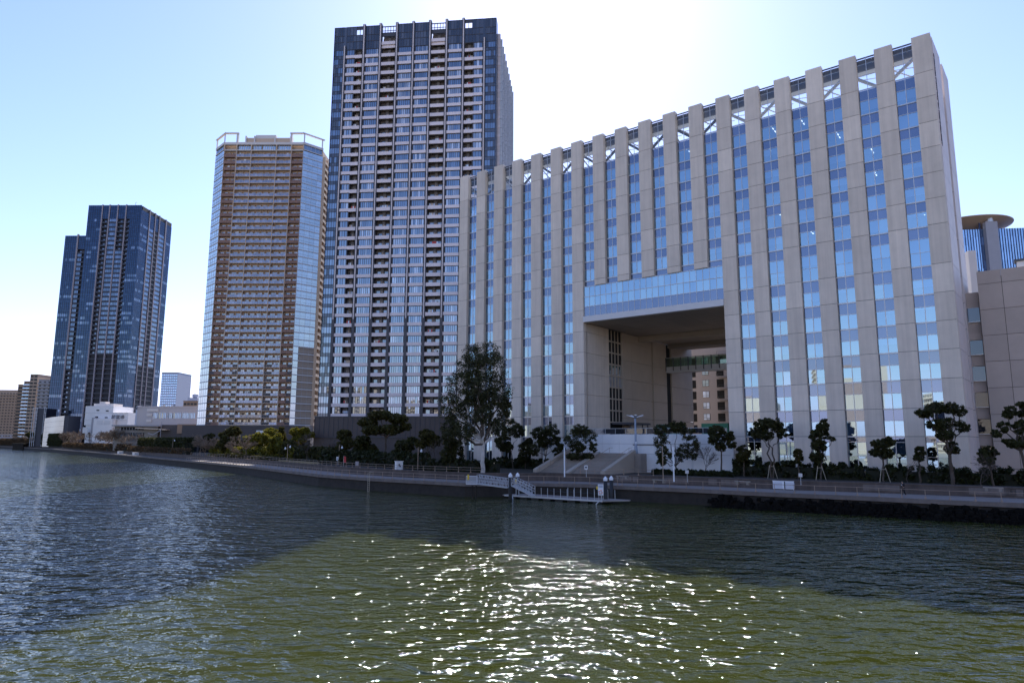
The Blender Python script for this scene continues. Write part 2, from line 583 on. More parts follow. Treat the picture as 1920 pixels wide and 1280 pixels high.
# seawall: dark stained face, paler coping
e_out = offset_poly(EDGE, -0.25)
sw = thing('seawall', 'dark tide stained concrete seawall dropping from the lower promenade into the river', 'seawall')
mb = MB(); mc = MB()
e_foot = offset_poly(EDGE, -0.9)
e_in = offset_poly(EDGE, 0.35)
for i in range(len(EDGE) - 1):
    a, b_ = EDGE[i], EDGE[i + 1]
    o1, o2 = e_out[i], e_out[i + 1]
    f1, f2 = e_foot[i], e_foot[i + 1]
    g1, g2 = e_in[i], e_in[i + 1]
    mb.hexa([(*f1, -3), (*f2, -3), (*g2, -3), (*g1, -3), (*a, Z_LOW - .42), (*b_, Z_LOW - .42), (*g2, Z_LOW - .42), (*g1, Z_LOW - .42)], 'quay')
    mc.hexa([(*o1, Z_LOW - .4), (*o2, Z_LOW - .4), (*g2, Z_LOW - .4), (*g1, Z_LOW - .4), (*o1, Z_LOW + .1), (*o2, Z_LOW + .1), (*g2, Z_LOW + .1), (*g1, Z_LOW + .1)], 'concrete')
mb.build('stained_face', sw)
mc.build('coping', sw)

# flood wall between the two promenades
fw = thing('flood_wall', 'low weathered concrete flood wall between lower promenade and planted terrace', 'wall')
mb = MB(); mc = MB()
w_in = offset_poly(WALL, .5)
for i in range(len(WALL) - 1):
    a, b_, c, d = WALL[i], WALL[i + 1], w_in[i + 1], w_in[i]
    if a[0] > 200: break
    mb.hexa([(*a, Z_LOW - .3), (*b_, Z_LOW - .3), (*c, Z_LOW - .3), (*d, Z_LOW - .3), (*a, Z_UP + .12), (*b_, Z_UP + .12), (*c, Z_UP + .12), (*d, Z_UP + .12)], 'floodwall')
    p = offset_poly([a, b_], -.08)
    mc.hexa([(*p[0], Z_UP + .121), (*p[1], Z_UP + .121), (*c, Z_UP + .121), (*d, Z_UP + .121), (*p[0], Z_UP + .27), (*p[1], Z_UP + .27), (*c, Z_UP + .27), (*d, Z_UP + .27)], 'floodwall')
mb.build('wall_body', fw)
mc.build('coping', fw)
# framed relief panels on the wall
def along(poly, px):          # point of a polyline seen at photo column px, and the direction there
    k = ray(px, 900).x
    for i in range(len(poly) - 1):
        a, b = Vector(poly[i]), Vector(poly[i + 1])
        fa, fb = a.x - k * a.y, b.x - k * b.y
        if a.y > 5 and fa <= 0 <= fb:
            t = fa / (fa - fb)
            return a.lerp(b, t), (b - a).normalized()
for px, wd in ((1170, 2.4), (1192, .9), (1248, 1.1), (1272, 3.2), (1336, 1.2), (1361, 1.4), (1377, 1.0), (1640, 3.0), (1672, 1.6), (1858, 4.6), (1898, 1.8)):
    r_ = along(WALL, px)
    if not r_: continue
    p, t = r_
    q = Vector((t.y, -t.x))
    m_ = MB((p.x + q.x * .002, p.y + q.y * .002, math.atan2(t.y, t.x)))
    m_.box(-wd / 2, wd / 2, -.07, 0, Z_LOW + .28, Z_UP + .05, 'concrete')
    for k in range(int(wd / .35)):
        m_.box(-wd / 2 + .1 + k * .35, -wd / 2 + .16 + k * .35, -.1, -.072, Z_LOW + .35, Z_UP, 'concrete')
    m_.build('relief_panel', fw)

# ------------------------------------------------------------------ office building
TH = 0.65
BX = Vector((math.cos(TH), -math.sin(TH)))     # along the facade, to the right in the photo
BN = Vector((math.sin(TH), math.cos(TH)))      # into the building
BAY, PW = 5.2, 2.53
LEN = 18 * BAY + PW
P0 = Vector((64.0, 95.0)) - BX * LEN
OFF = thing('office_building', 'broad beige office block of concrete piers and blue window strips with a huge square gateway', 'building', (P0.x, P0.y, 0), -TH)
Z = [4.2, 9.3, 13.4, 17.6, 21.8, 26.0, 30.2, 34.5, 40.5, 44.5, 48.5, 52.5, 56.5, 60.5, 64.6, 70.7]
GL = 0.75            # glazing plane behind the pier faces
OX0, OX1 = 6 * BAY + PW, 12 * BAY
def loc2w(x, y, z=0):
    q = P0 + BX * x + BN * y
    return Vector((q.x, q.y, z))
def facade_pt(px, off=0.0, py=870):
    r = ray(px, py)
    dirv = Vector((r.x, 1.0))
    t = (P0.dot(BN) + off) / dirv.dot(BN)
    return dirv * t

SKEW = 0.053
for i in range(19):
    x0 = i * BAY
    x1 = x0 + PW
    mb = MB()
    zs = Z if not (7 <= i <= 11) else [39.3] + Z[8:]
    for k in range(len(zs) - 1):
        a, b2 = zs[k] + .03, zs[k + 1] - .03
        if k == len(zs) - 2: b2 = zs[-1]
        lightp = 0.97 if (i, k + (0 if len(zs) == len(Z) else 7)) in ((0, 14), (12, 12), (16, 12), (15, 14)) else random.uniform(.28, .62)
        if random.random() < .08: lightp = random.uniform(.75, .9)
        dep = 1.35 if k < len(zs) - 2 else 1.1
        mb.box(x0, x1, 0, dep, a, b2, 'panel', lightp)
        if k:
            mb.box(x0 + .05, x1 - .05, .06, 1.0, zs[k] - .03, zs[k] + .03, 'joint')
    mb.build('pier', OFF)
# wings behind the glazing
core = MB()
core.box(.3, OX0 - 1.2, 7.0, 29.9, 4, 64.2, 'room')
core.box(OX1 + 1.2, LEN - .3, 7.0, 17.0, 4, 64.2, 'room')
core.box(OX0 - 1.19, OX1 + 1.19, 7.0, 29.8, 33.2, 64.19, 'room')
core.build('inner_core', OFF)
sl = MB()
for k, z in enumerate(Z[1:-1]):
    sl.box(.3, OX0 - .1, 1.05, 7, z - .5, z - .02, 'room_ceiling')
    sl.box(OX1 + .1, LEN - .3, 1.05, 7, z - .5, z - .02, 'room_ceiling')
    if z > 34.6:
        sl.box(OX0 - .09, OX1 + .09, 1.05, 7, z - .5, z - .02, 'room_ceiling')
sl.box(.2, LEN - .2, 1.04, 17, 64.25, 64.75, 'room_ceiling')
sl.build('floor_slab', OFF)

# windows: one unit per bay and storey = vision panes, spandrel, mullions and the blind behind
cells = []
lights = []
for s_ in range(18):
    x0 = s_ * BAY + PW + .02
    x1 = (s_ + 1) * BAY - .02
    xm = (x0 + x1) / 2
    for k in range(len(Z) - 2):
        z0, z1 = Z[k], Z[k + 1]
        inop = 6 <= s_ <= 11
        if inop and z1 < 39: continue
        if inop and k == 7: continue
        tall = (z1 - z0) > 5
        mb = MB()
        zv = z0 + (4.25 if tall else 2.35)
        for (a, b2) in ((x0, xm), (xm, x1)):
            rows = [(z0, (z0 + zv) / 2), ((z0 + zv) / 2, zv)] if tall else [(z0, zv)]
            for q0, q1 in rows:
                mb.face([(a, GL, q0), (b2, GL, q0), (b2, GL, q1), (a, GL, q1)], 'office_glass')
            mb.face([(a, GL, zv), (b2, GL, zv), (b2, GL, z1), (a, GL, z1)], 'spandrel')
        mb.box(x0, x1, GL - .12, GL + .02, z0 - .12, z0 + .09, 'alu')
        mb.box(x0, x1, GL - .06, GL + .02, zv - .045, zv + .045, 'alu')
        if tall: mb.box(x0, x1, GL - .05, GL + .02, (z0 + zv) / 2 - .03, (z0 + zv) / 2 + .03, 'alu')
        mb.box(xm - .055, xm + .055, GL - .07, GL + .02, z0 + .09, z1 - .09, 'alu')
        # blind
        bl = MB()
        u = random.random()
        lit_room = random.random() < (.34 if (k >= 5 and 8 < s_) else .12 if k > 2 else .05) and not tall
        if k < 2 and random.random() < .6:
            hs = [random.uniform(0, .3), random.uniform(0, .3)]
        elif lit_room: hs = [random.choice([0, 0, .15, .5])] * 2
        elif u < .48: h = random.uniform(.9, 1.0); hs = [h, h]
        elif u < .84: h = random.uniform(.3, .85); hs = [h, h]
        else: hs = [random.uniform(.1, 1), random.choice([0, 1, .6])]
        for (a, b2), h in zip(((x0, xm), (xm, x1)), hs):
            if h > .05:
                zb = zv - (zv - z0) * h
                bl.face([(a + .04, GL + .22, zb), (b2 - .02, GL + .22, zb), (b2 - .02, GL + .22, zv), (a + .04, GL + .22, zv)], 'blind')
        cells.append(((xm, GL, (z0 + z1) / 2), mb, ('blind', bl)))
        if lit_room:
            ml = MB()
            xl = random.uniform(x0 + .5, x1 - .5)
            for q in range(4):
                ml.box(xl - .06, xl + .06, 1.4 + q * 1.35, 2.1 + q * 1.35, z1 - .60, z1 - .52, 'tube')
            lights.append(ml)
repeats(OFF, 'window', cells, 100, 'window_field')
for ml in lights[:100]:
    ml.build('ceiling_light', OFF)

# open screen storey above the roof deck
for s_ in range(18):
    x0 = s_ * BAY + PW
    x1 = (s_ + 1) * BAY
    xm = (x0 + x1) / 2
    mb = MB()
    for a, b2 in ((x0, xm), (xm, x1)):
        for q0, q1 in ((64.8, 67.2), (67.2, 69.3)):
            mb.face([(a, GL, q0), (b2, GL, q0), (b2, GL, q1), (a, GL, q1)], 'screen_glass')
    mb.box(xm - .04, xm + .04, GL - .06, GL + .05, 64.7, 70.2, 'alu')
    mb.box(x0, x1, GL - .05, GL + .04, 67.16, 67.24, 'alu')
    mb.box(x0, x1, GL - .05, GL + .12, 70.1, 70.3, 'steel')
    mb.box(x0, x1, GL - .08, GL + .04, 64.66, 64.84, 'alu')
    mb.build('roof_screen', OFF)
tr = MB()
tr.box(0.5, LEN - .5, 2.3, 2.7, 68.9, 69.9, 'steel')
tr.box(1.2, LEN - 1.2, 2.71, 6.5, 70.0, 70.3, 'palesteel')
tr.box(.5, LEN - .5, .9, 1.15, 69.35, 70.0, 'steel')
for s_ in range(18):
    x0, x1 = s_ * BAY + .6, (s_ + 1) * BAY + .6
    zA, zB = (64.9, 69.0) if s_ % 2 else (69.0, 64.9)
    tr.tube([(x0, 2.5, zA), (x1, 2.5, zB)], .28, 'palesteel' if s_ > 11 else 'steel', 6)
    tr.tube([(x0, 5.5, 69.9), (x1, 5.5, 66.0)], .11, 'white', 5)
    tr.tube([(x0 + 1.5, 4, 68.2), (x1 + 1.5, 4, 67.4)], .07, 'white', 5)
    tr.tube([(x0, 2.5, 68.9), (x0, 8.5, 66.6)], .12, 'steel', 5)
    tr.tube([(x0, 8.5, 64.7), (x0, 8.5, 66.8)], .12, 'palesteel', 5)
    tr.tube([(x0, 8.5, 64.9), (x1, 8.5, 66.6)], .08, 'palesteel', 5)
tr.box(0.5, LEN - .5, 8.4, 8.6, 66.5, 66.75, 'palesteel')
for k in range(40):
    xx = 1 + k * (LEN - 2) / 39
    tr.box(xx - .06, xx + .06, .85, 2.3, 69.75, 69.87, 'palesteel')
tr.build('roof_truss', OFF)

# right end: two pale slabs with a dark slot between
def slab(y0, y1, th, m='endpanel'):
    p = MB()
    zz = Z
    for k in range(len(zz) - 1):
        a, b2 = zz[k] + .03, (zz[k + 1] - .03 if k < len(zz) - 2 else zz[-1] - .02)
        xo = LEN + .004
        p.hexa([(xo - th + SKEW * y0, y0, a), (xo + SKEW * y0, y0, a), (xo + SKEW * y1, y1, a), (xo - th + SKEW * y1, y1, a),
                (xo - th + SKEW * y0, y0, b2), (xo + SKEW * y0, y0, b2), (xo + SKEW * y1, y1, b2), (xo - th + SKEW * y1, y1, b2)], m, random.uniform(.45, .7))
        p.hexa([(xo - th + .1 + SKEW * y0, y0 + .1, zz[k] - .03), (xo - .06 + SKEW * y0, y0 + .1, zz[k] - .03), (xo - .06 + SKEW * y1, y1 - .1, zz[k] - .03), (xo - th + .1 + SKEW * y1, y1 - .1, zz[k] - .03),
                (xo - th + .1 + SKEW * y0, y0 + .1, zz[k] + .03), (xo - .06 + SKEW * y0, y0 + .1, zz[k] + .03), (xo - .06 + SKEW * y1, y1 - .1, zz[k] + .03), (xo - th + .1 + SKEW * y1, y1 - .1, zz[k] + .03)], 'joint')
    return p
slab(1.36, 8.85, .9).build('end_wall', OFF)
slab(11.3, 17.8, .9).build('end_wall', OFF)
p = MB(); p.box(LEN - 1.5, LEN - .35, 8.86, 11.29, 4, 64.2, 'joint')
for k in range(8):
    p.box(LEN - .34, LEN + .25, 9.4, 10.4, 10 + k * 7, 10.3 + k * 7, 'steel')
p.build('end_slot', OFF)
lt = text('wall_lettering', 'SHIBAURA INSTITUTE OF TECHNOLOGY', 0.98, (LEN + .02 + SKEW * 1.9, 1.55, 68.0), (0, 0, 0), 'ink', OFF, .06, space=.8)
mx = Matrix(((0, 0, 1), (0, 1, 0), (-1, 0, 0)))       # text x -> down, text y -> into the wall's depth, facing out
lt.rotation_euler = mx.to_euler()

# the gateway
gw = MB()
gz = [(33.3, 35.2, 'spandrel'), (35.2, 37.2, 'office_glass'), (37.2, 39.3, 'office_glass')]
NB = 23
for k in range(NB):
    a = OX0 + .05 + (OX1 - OX0 - .1) * k / NB
    b2 = OX0 + .05 + (OX1 - OX0 - .1) * (k + 1) / NB
    for z0, z1, m_ in gz:
        gw.face([(a, .35, z0), (b2, .35, z0), (b2, .35, z1), (a, .35, z1)], m_)
    gw.box(a - .035, a + .035, .28, .37, 33.2, 39.3, 'alu')
    gw.face([(a + .04, .62, 35.2), (b2 - .04, .62, 35.2), (b2 - .04, .62, 39.2), (a + .04, .62, 39.2)], 'blind', random.uniform(.5, .95))
for z in (33.22, 35.2, 37.2, 39.28):
    gw.box(OX0 + .05, OX1 - .05, .26, .38, z - .05, z + .05, 'alu')
gw.build('window_band', OFF)
# glass between band and pier ends
p = MB()
for s_ in range(6, 12):
    x0, x1 = s_ * BAY + PW + .02, (s_ + 1) * BAY - .02
    for a, b2 in ((x0, (x0 + x1) / 2), ((x0 + x1) / 2, x1)):
        p.face([(a, GL, 39.3), (b2, GL, 39.3), (b2, GL, 40.42), (a, GL, 40.42)], 'spandrel')
p.box(OX0 + .03, OX1 - .03, .4, 1.0, 39.2, 39.34, 'alu')
p.build('transom_strip', OFF)
p = MB()
p.box(OX0 + .02, OX1 - .02, -.25, .9, 32.0, 33.16, 'fascia')
p.build('gateway_fascia', OFF)
p = MB()
nx, ny = 6, 9
for i in range(nx):
    for j in range(ny):
        a, b2 = OX0 + (OX1 - OX0) * i / nx, OX0 + (OX1 - OX0) * (i + 1) / nx
        c, d = .92 + 51 * j / ny, .92 + 51 * (j + 1) / ny
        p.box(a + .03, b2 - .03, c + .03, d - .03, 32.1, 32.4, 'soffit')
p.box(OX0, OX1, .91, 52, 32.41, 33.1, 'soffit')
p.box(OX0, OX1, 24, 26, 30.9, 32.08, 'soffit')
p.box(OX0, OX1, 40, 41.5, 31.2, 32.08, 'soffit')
p.build('gateway_soffit', OFF)
# left flank of the passage
p = MB()
cuts = [0.95, 10.3, 16.2, 20.5, 30.0, 31.6, 39.0]
zz = [4.2, 9.3, 13.4, 17.6, 21.8, 26.0, 30.2, 32.05]
for i in range(len(cuts) - 1):
    if i == 1: continue
    for k in range(len(zz) - 1):
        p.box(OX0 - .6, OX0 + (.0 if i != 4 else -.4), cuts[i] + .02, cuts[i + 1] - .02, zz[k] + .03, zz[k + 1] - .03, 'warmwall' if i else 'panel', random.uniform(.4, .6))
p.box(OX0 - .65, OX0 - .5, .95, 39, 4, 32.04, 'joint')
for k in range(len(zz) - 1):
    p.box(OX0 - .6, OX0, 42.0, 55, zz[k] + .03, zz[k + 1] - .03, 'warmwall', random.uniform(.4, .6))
p.box(OX0 - .9, OX0 - .4, 39.0, 42.0, 4, 32.04, 'black')
p.build('passage_wall', OFF)
p = MB()
for k in range(8):
    z0, z1 = 12.4 + k * 2.45, 12.4 + (k + 1) * 2.45
    for j in range(4):
        y0, y1 = 10.4 + j * 1.43, 10.4 + (j + 1) * 1.43
        p.face([(OX0 - .3, y1, z0), (OX0 - .3, y0, z0), (OX0 - .3, y0, z1), (OX0 - .3, y1, z1)], 'black' if k not in (4, 3) else 'door_glass')
        p.box(OX0 - .32, OX0 - .12, y0 - .1, y0 + .1, z0, z1, 'warmwall')
    p.box(OX0 - .32, OX0 - .1, 10.3, 16.2, z0 - .14, z0 + .14, 'warmwall')
p.box(OX0 - .5, OX0 - .31, 10.3, 16.2, 4, 12.4, 'black')
p.build('passage_window', OFF)
p = MB()
p.box(OX0 + .02, OX0 + 4.5, 11, 20, 11.9, 12.3, 'steel')
for y in (11.5, 14, 17, 19.5):
    p.box(OX0 + 3.9, OX0 + 4.1, y, y + .2, 9.2, 11.88, 'steel')
p.build('entrance_canopy', OFF)
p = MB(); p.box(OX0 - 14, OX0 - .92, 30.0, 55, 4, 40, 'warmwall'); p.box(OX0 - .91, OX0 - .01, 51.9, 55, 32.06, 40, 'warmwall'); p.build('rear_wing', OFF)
# right flank of the passage
p = MB()
for k in range(len(zz) - 1):
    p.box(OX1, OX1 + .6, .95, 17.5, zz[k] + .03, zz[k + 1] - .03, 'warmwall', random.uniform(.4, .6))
p.box(OX1 + .5, OX1 + .65, .95, 17.4, 4, 32.04, 'joint')
p.build('passage_wall', OFF)

# raised plaza and its white retaining wall
PZ = thing('plaza_terrace', 'raised plaza with a white panelled retaining wall under the gateway', 'terrace', OFF.location, -TH)
p = MB()
p.box(OX0 + .03, OX1 - .03, -2.6, 70, 3.0, 9.2, 'pave')
p.build('plaza_floor', PZ)
p = MB()
for i in range(9):
    a = OX0 - 1.3 + i * 3.5
    for k, (z0, z1) in enumerate(((3.0, 6.2), (6.2, 8.0), (8.0, 9.75))):
        p.box(a + .02, a + 3.48, -3.05, -2.62, z0 + .02, z1 - .02, 'white')
p.box(OX0 + 12.0, OX0 + 18, -3.12, -3.06, 7.75, 7.9, 'steel')
p.build('retaining_wall', PZ)
p = MB()
p.box(OX0 - .2, OX1, -2.85, -2.75, 10.75, 10.82, 'galv')
for i in range(14):
    a = OX0 - .1 + i * 2.1
    p.box(a - .03, a + .03, -2.83, -2.77, 9.76, 10.75, 'galv')
    p.face([(a, -2.8, 9.85), (a + 2.05, -2.8, 9.85), (a + 2.05, -2.8, 10.7), (a, -2.8, 10.7)], 't2dark')
p.build('glass_guardrail', PZ)
p = MB()
p.hexa([(OX0 - 6.2, -5.5, 3), (OX0 - 1.4, -3.2, 3), (OX0 - 1.4, -2.7, 3), (OX0 - 6.2, -5.0, 3), (OX0 - 6.2, -5.5, 6.4), (OX0 - 1.4, -3.2, 9.7), (OX0 - 1.4, -2.7, 9.7), (OX0 - 6.2, -5.0, 6.4)], 'white')
p.build('stepped_wall', PZ)

# grand stairs down to the promenade (in front of the gateway)
ST = thing('grand_staircase', 'wide granite staircase between sloping side walls climbing to the white plaza wall', 'staircase', OFF.location, -TH)
sx0, sx1 = OX0 - .2, OX0 + 12.6
p = MB()
NS = 22
for i in range(NS):
    y1 = -5.5 - i * .46
    z = 6.3 - i * .15
    p.box(sx0, sx1, y1 - .46, y1, 2.9, z - .15, 'granite')
p.box(sx0, sx1 + 2, -5.5, -3.06, 2.9, 6.3, 'granite')
p.build('steps', ST)
def rake(x0, x1, m, h=.55):
    yb = -5.5 - NS * .46
    q = MB()
    q.hexa([(x0, yb - .5, 2.9), (x1, yb - .5, 2.9), (x1, -3.1, 2.9), (x0, -3.1, 2.9), (x0, yb - .5, 3.0 + h), (x1, yb - .5, 3.0 + h), (x1, -5.0, 6.4 + h), (x0, -5.0, 6.4 + h)], m)
    return q
rake(sx0 - .75, sx0 - .02, 'warmwall').build('side_wall', ST)
rake(sx1 + .02, sx1 + .8, 'warmwall').build('side_wall', ST)
rake(sx0 + 5.6, sx0 + 6.5, 'warmwall', .12).build('divider_ramp', ST)
for xx in (sx0 + .3, sx0 + 4.0, sx0 + 8.6, sx1 - .3):
    q = MB()
    yb = -5.5 - NS * .46
    q.tube([(xx, yb - .9, 3.95), (xx, yb - .2, 4.0), (xx, -5.3, 7.25), (xx, -4.2, 7.25)], .03, 'railing', 6)
    for t in (0, .33, .66, 1):
        y = yb + t * (-5.3 - yb)
        z = 3.0 + t * 3.3
        q.tube([(xx, y, z - .2), (xx, y, z + 1.0)], .025, 'railing', 5)
    q.build('handrail', ST)

# footbridge across the passage, hung on rods
FB = thing('glass_footbridge', 'green glass sided footbridge hung on rods across the gateway passage', 'footbridge', OFF.location, -TH)
p = MB(); p.box(OX0 + .05, OX1 + 6, 38.6, 41.2, 25.0, 26.4, 'palesteel'); p.build('bridge_deck', FB)
p = MB()
bw = glass('green_balustrade', (.42, .58, .50), (.7, .9, .8), .15, see=True)
M['greenglass'] = bw
for k in range(18):
    a = OX0 + .1 + k * 1.9
    p.face([(a, 38.65, 26.45), (a + 1.85, 38.65, 26.45), (a + 1.85, 38.65, 28.5), (a, 38.65, 28.5)], 'greenglass')
    p.face([(a, 41.1, 26.45), (a + 1.85, 41.1, 26.45), (a + 1.85, 41.1, 28.5), (a, 41.1, 28.5)], 'greenglass')
p.build('glass_side', FB)
p = MB()
for k in range(18):
    a = OX0 + .1 + k * 1.9
    p.box(a - .1, a + .1, 38.45, 38.6, 25.4, 28.6, 'steel')
p.box(OX0 + .05, OX1 + 6, 38.5, 38.7, 28.5, 28.62, 'palesteel')
p.build('bridge_frame', FB)
for k in (.52, .60):
    q = MB()
    xx = OX0 + (OX1 - OX0) * k + 5
    q.tube([(xx, 39.9, 26.4), (xx, 39.9, 32.05)], .06, 'steel', 5)
    q.build('hanger_rod', FB)

# block behind the courtyard
def lx(px, yy):
    r = ray(px, 740)
    dirv = Vector((r.x, 1.0))
    t = (P0.dot(BN) + yy) / dirv.dot(BN)
    return (dirv * t - P0).dot(BX)
RB = thing('rear_apartment_block', 'pinkish brown block with balcony ledges and paired windows seen through the gateway', 'building', OFF.location, -TH)
p = MB(); p.box(OX0 - 6, OX1 + 45, 69, 84, 3, 37, 'rear'); p.build('wall', RB)
for k in range(9):
    z0 = 4.4 + k * 3.15
    xw, xd, xe = lx(1318, 69), lx(1297.5, 69), lx(1345, 69)
    for sh in (0, 14.5):
        q = MB()
        x = xw + sh
        q.box(x, x + 1.9, 68.88, 68.998, z0 + .5, z0 + 2.3, 'steel')
        for a, b2, c, d in ((.08, .9, 1.1, 2.2), (1.0, 1.82, 1.1, 2.2), (.08, .9, .58, 1.0), (1.0, 1.82, .58, 1.0)):
            q.face([(x + a, 68.86, z0 + c), (x + b2, 68.86, z0 + c), (x + b2, 68.86, z0 + d), (x + a, 68.86, z0 + d)], 'blind' if k < 6 else 'aptblue')
        q.build('window', RB)
        for x2, wd_ in ((xd + sh, 1.3), (xe + sh, 2.0)):
            q = MB(); q.box(x2, x2 + wd_, 68.9, 68.998, z0 + .1, z0 + 2.3, 'black'); q.build('doorway', RB)
q = MB()
for k in range(10):
    z0 = 4.2 + k * 3.15
    q.box(OX0 + 2, OX1 + 44, 68.0, 68.86, z0 - .2, z0 - .05, 'rear')
    q.box(OX0 + 2, OX1 + 44, 68.0, 68.06, z0 + .75, z0 + .8, 'steel')
    for j in range(20):
        q.box(OX0 + 2 + j * 3.2, OX0 + 2.08 + j * 3.2, 68.0, 68.06, z0 - .05, z0 + .75, 'steel')
q.build('ledge_railing', RB)

# site hoarding on the plaza
for x, wd, m_, lab in ((OX0 + 9.5, 7.0, 'teal', 'long teal site hoarding behind the glass guardrail on the plaza'), (OX0 + 19.0, 5.2, 'green', 'bright green container with white markings beside the teal hoarding')):
    h = thing('site_hoarding' if m_ == 'teal' else 'green_container', lab, 'hoarding' if m_ == 'teal' else 'container', loc2w(x, 12, 9.2), -TH)
    q = MB()
    if m_ == 'teal':
        for k in range(int(wd / .9)):
            q.box(k * .9 + .01, k * .9 + .89, 0, .06, 0, 2.6, m_)
    else:
        q.box(0, wd, 0, 2.4, 0, 2.7, m_)
        for k in range(int(wd / .4)):
            q.box(k * .4 + .05, k * .4 + .22, -.05, -.002, .1, 2.6, m_)
    q.build('panel_wall', h)
    q = MB()
    if m_ == 'teal':
        q.box(2.2, 2.9, -.04, -.004, .8, 1.2, 'white')
    else:
        for a in (1.6, 3.4): q.tube([(a, -.08, 1.5), (a + .12, -.08, 1.2), (a + .12, -.08, .9)], .09, 'white', 6)
    q.build('white_mark', h)
    q = MB()
    for k in range(2):
        q.box(k * (wd - .3), k * (wd - .3) + .3, 2.45, 2.9, 0, .3, 'steel')
    q.build('foot_block', h)

# ------------------------------------------------------------------ annex and far buildings on the right
A0 = ground(1830, 510, 35.0)
AX = thing('annex_building', 'plain grey panelled annex with a small roof vent right of the office block', 'building', (A0.x, A0.y, 0), -TH)
p = MB()
zz = [3.0] + [4.6 + 4.05 * k for k in range(8)] + [35.0]
for i in range(12):
    for k in range(len(zz) - 1):
        z1 = zz[k + 1] - .03
        if k == len(zz) - 2: z1 = 35.0 if i < 3 else 34.2
        p.box(i * 3.1 + .03, i * 3.1 + 3.07, 0, .5, zz[k] + .03, z1, 'annex')
p.box(.1, 37, .1, 20, 3, 34, 'joint')
p.build('wall', AX)
q = MB(); q.box(5.2, 6.6, 1.5, 3, 34.0, 36.2, 'white'); q.box(4.9, 6.9, 1.2, 3.3, 36.2, 36.5, 'steel'); q.build('roof_vent', AX)
# link with dark windows between office and annex
LK = thing('link_corridor', 'narrow stair link with stacked dark windows between office block and annex', 'building', (A0.x, A0.y, 0), -TH)
p = MB()
p.box(-9, -.06, 1.2, 9, 3, 32, 'annex')
for z in (5, 9.1, 13.2, 17.3, 21.4, 25.5):
    p.box(-3.0, -.1, 1.0, 1.198, z + 3.0, z + 4.05, 'annex')
p.build('wall', LK)
for z in (5, 9.1, 13.2, 17.3, 21.4, 26.6):
    q = MB(); q.box(-2.9, -.1, .98, 1.1, z + .7, z + 2.9, 't2dark'); q.box(-2.95, -.1, .9, 1.0, z + .6, z + .7, 'alu'); q.box(-1.9, -1.8, .93, .978, z + .7, z + 2.9, 'steel')
    q.build('window', LK)
# pale strip building
g = at(1815, 470, 140)
PB = thing('pale_stair_tower', 'slim cream stair tower behind the office end wall with dark grille side', 'building', (g.x, g.y, 0), -.2)
p = MB(); p.box(0, 1.5, 0, 8, 3, g.z, 'crownw'); p.build('wall', PB)
p = MB(); p.box(1.5, 2.9, 2, 8, 3, g.z - 4, 'steel')
for k in range(30): p.box(1.52, 2.95, 1.9, 1.998, 4 + k * 1.2, 4.5 + k * 1.2, 'annex')
p.build('grille_side', PB)
# blue far tower with saucer roof
g = at(1806, 430, 330)
FT = thing('saucer_roof_tower', 'blue glass office tower with a wide copper disc roof on a grey shaft', 'building', (g.x, g.y, 0), -.12)
p = MB()
top = at(1850, 431, 330).z
ncol, nrow = 44, 26
for i in range(ncol):
    for k in range(nrow):
        z0 = top - (k + 1) * 4.1
        p.face([(i * 1.25 - 12, 0, z0), (i * 1.25 - 10.75, 0, z0), (i * 1.25 - 10.75, 0, z0 + 4.1), (i * 1.25 - 12, 0, z0 + 4.1)], 'fartower')
    p.box(i * 1.25 - 12.08, i * 1.25 - 11.8, -.25, -.01, 3, top, 'farmull')
p.box(-12, 43, .05, 40, 3, top - .05, 'farmull')
p.build('curtain_wall', FT)
sx = (at(1857, 500, 330) - g).x
p = MB(); p.box(sx - 2.8, sx + 2.8, -3.0, -.3, 3, top + 3.0, 'aptgrey'); p.build('shaft', FT)
p = MB()
cx = (at(1835, 410, 330) - g).x
zr = at(1850, 412, 330).z
p.lathe(cx, 16, [(2, zr - 7.0), (10, zr - 3.5), (21.8, zr + .2), (22, zr + .5), (14, zr + 2.3), (4, zr + 3.0), (0.1, zr + 3.1)], 'saucer', 48)
p.build('disc_roof', FT, smooth=False)
p = MB()
for a in range(8):
    p.tube([(cx + 15 * math.cos(a * .785), 16 + 15 * math.sin(a * .785), top - 1), (cx + 15 * math.cos(a * .785), 16 + 15 * math.sin(a * .785), zr - .6)], .35, 'farmull', 5)
p.lathe(sx, -1.7, [(1.5, top + 3), (1.5, top + 5.0), (.3, top + 5.6)], 'alu', 10)
p.build('roof_strut', FT)

# ------------------------------------------------------------------ residential towers
def cell_window(fr, u0, u1, z, fh, band, win, panes=5, bh=1.05, bandout=.25):
    mb = MB(fr)
    cur = random.choice([0, .1, .25, .5, .8])
    mb.box(u0, u1, -bandout, .3, z, z + bh, band)
    wd = (u1 - u0 - .7) / panes
    for k in range(panes):
        a = u0 + .35 + k * wd
        mb.face([(a + .03, .2, z + bh), (a + wd - .03, .2, z + bh), (a + wd - .03, .2, z + fh), (a + .03, .2, z + fh)], 'curtain' if (win == 't2glass' and random.random() < cur) else win)
        mb.box(a - .04, a + .04, .08, .22, z + bh, z + fh, 't2pier')
    mb.box(u0, u0 + .3, .1, .3, z + bh, z + fh, 't2pier')
    mb.box(u1 - .35, u1, .1, .3, z + bh, z + fh, 't2pier')
    mb.box(u0 + .1, u0 + .2, -.05, .09, z + bh + .3, z + bh + 1.2, 'steel')
    mb.box(u0, u1, .12, .3, z + fh - .12, z + fh, 't2pier')
    return mb

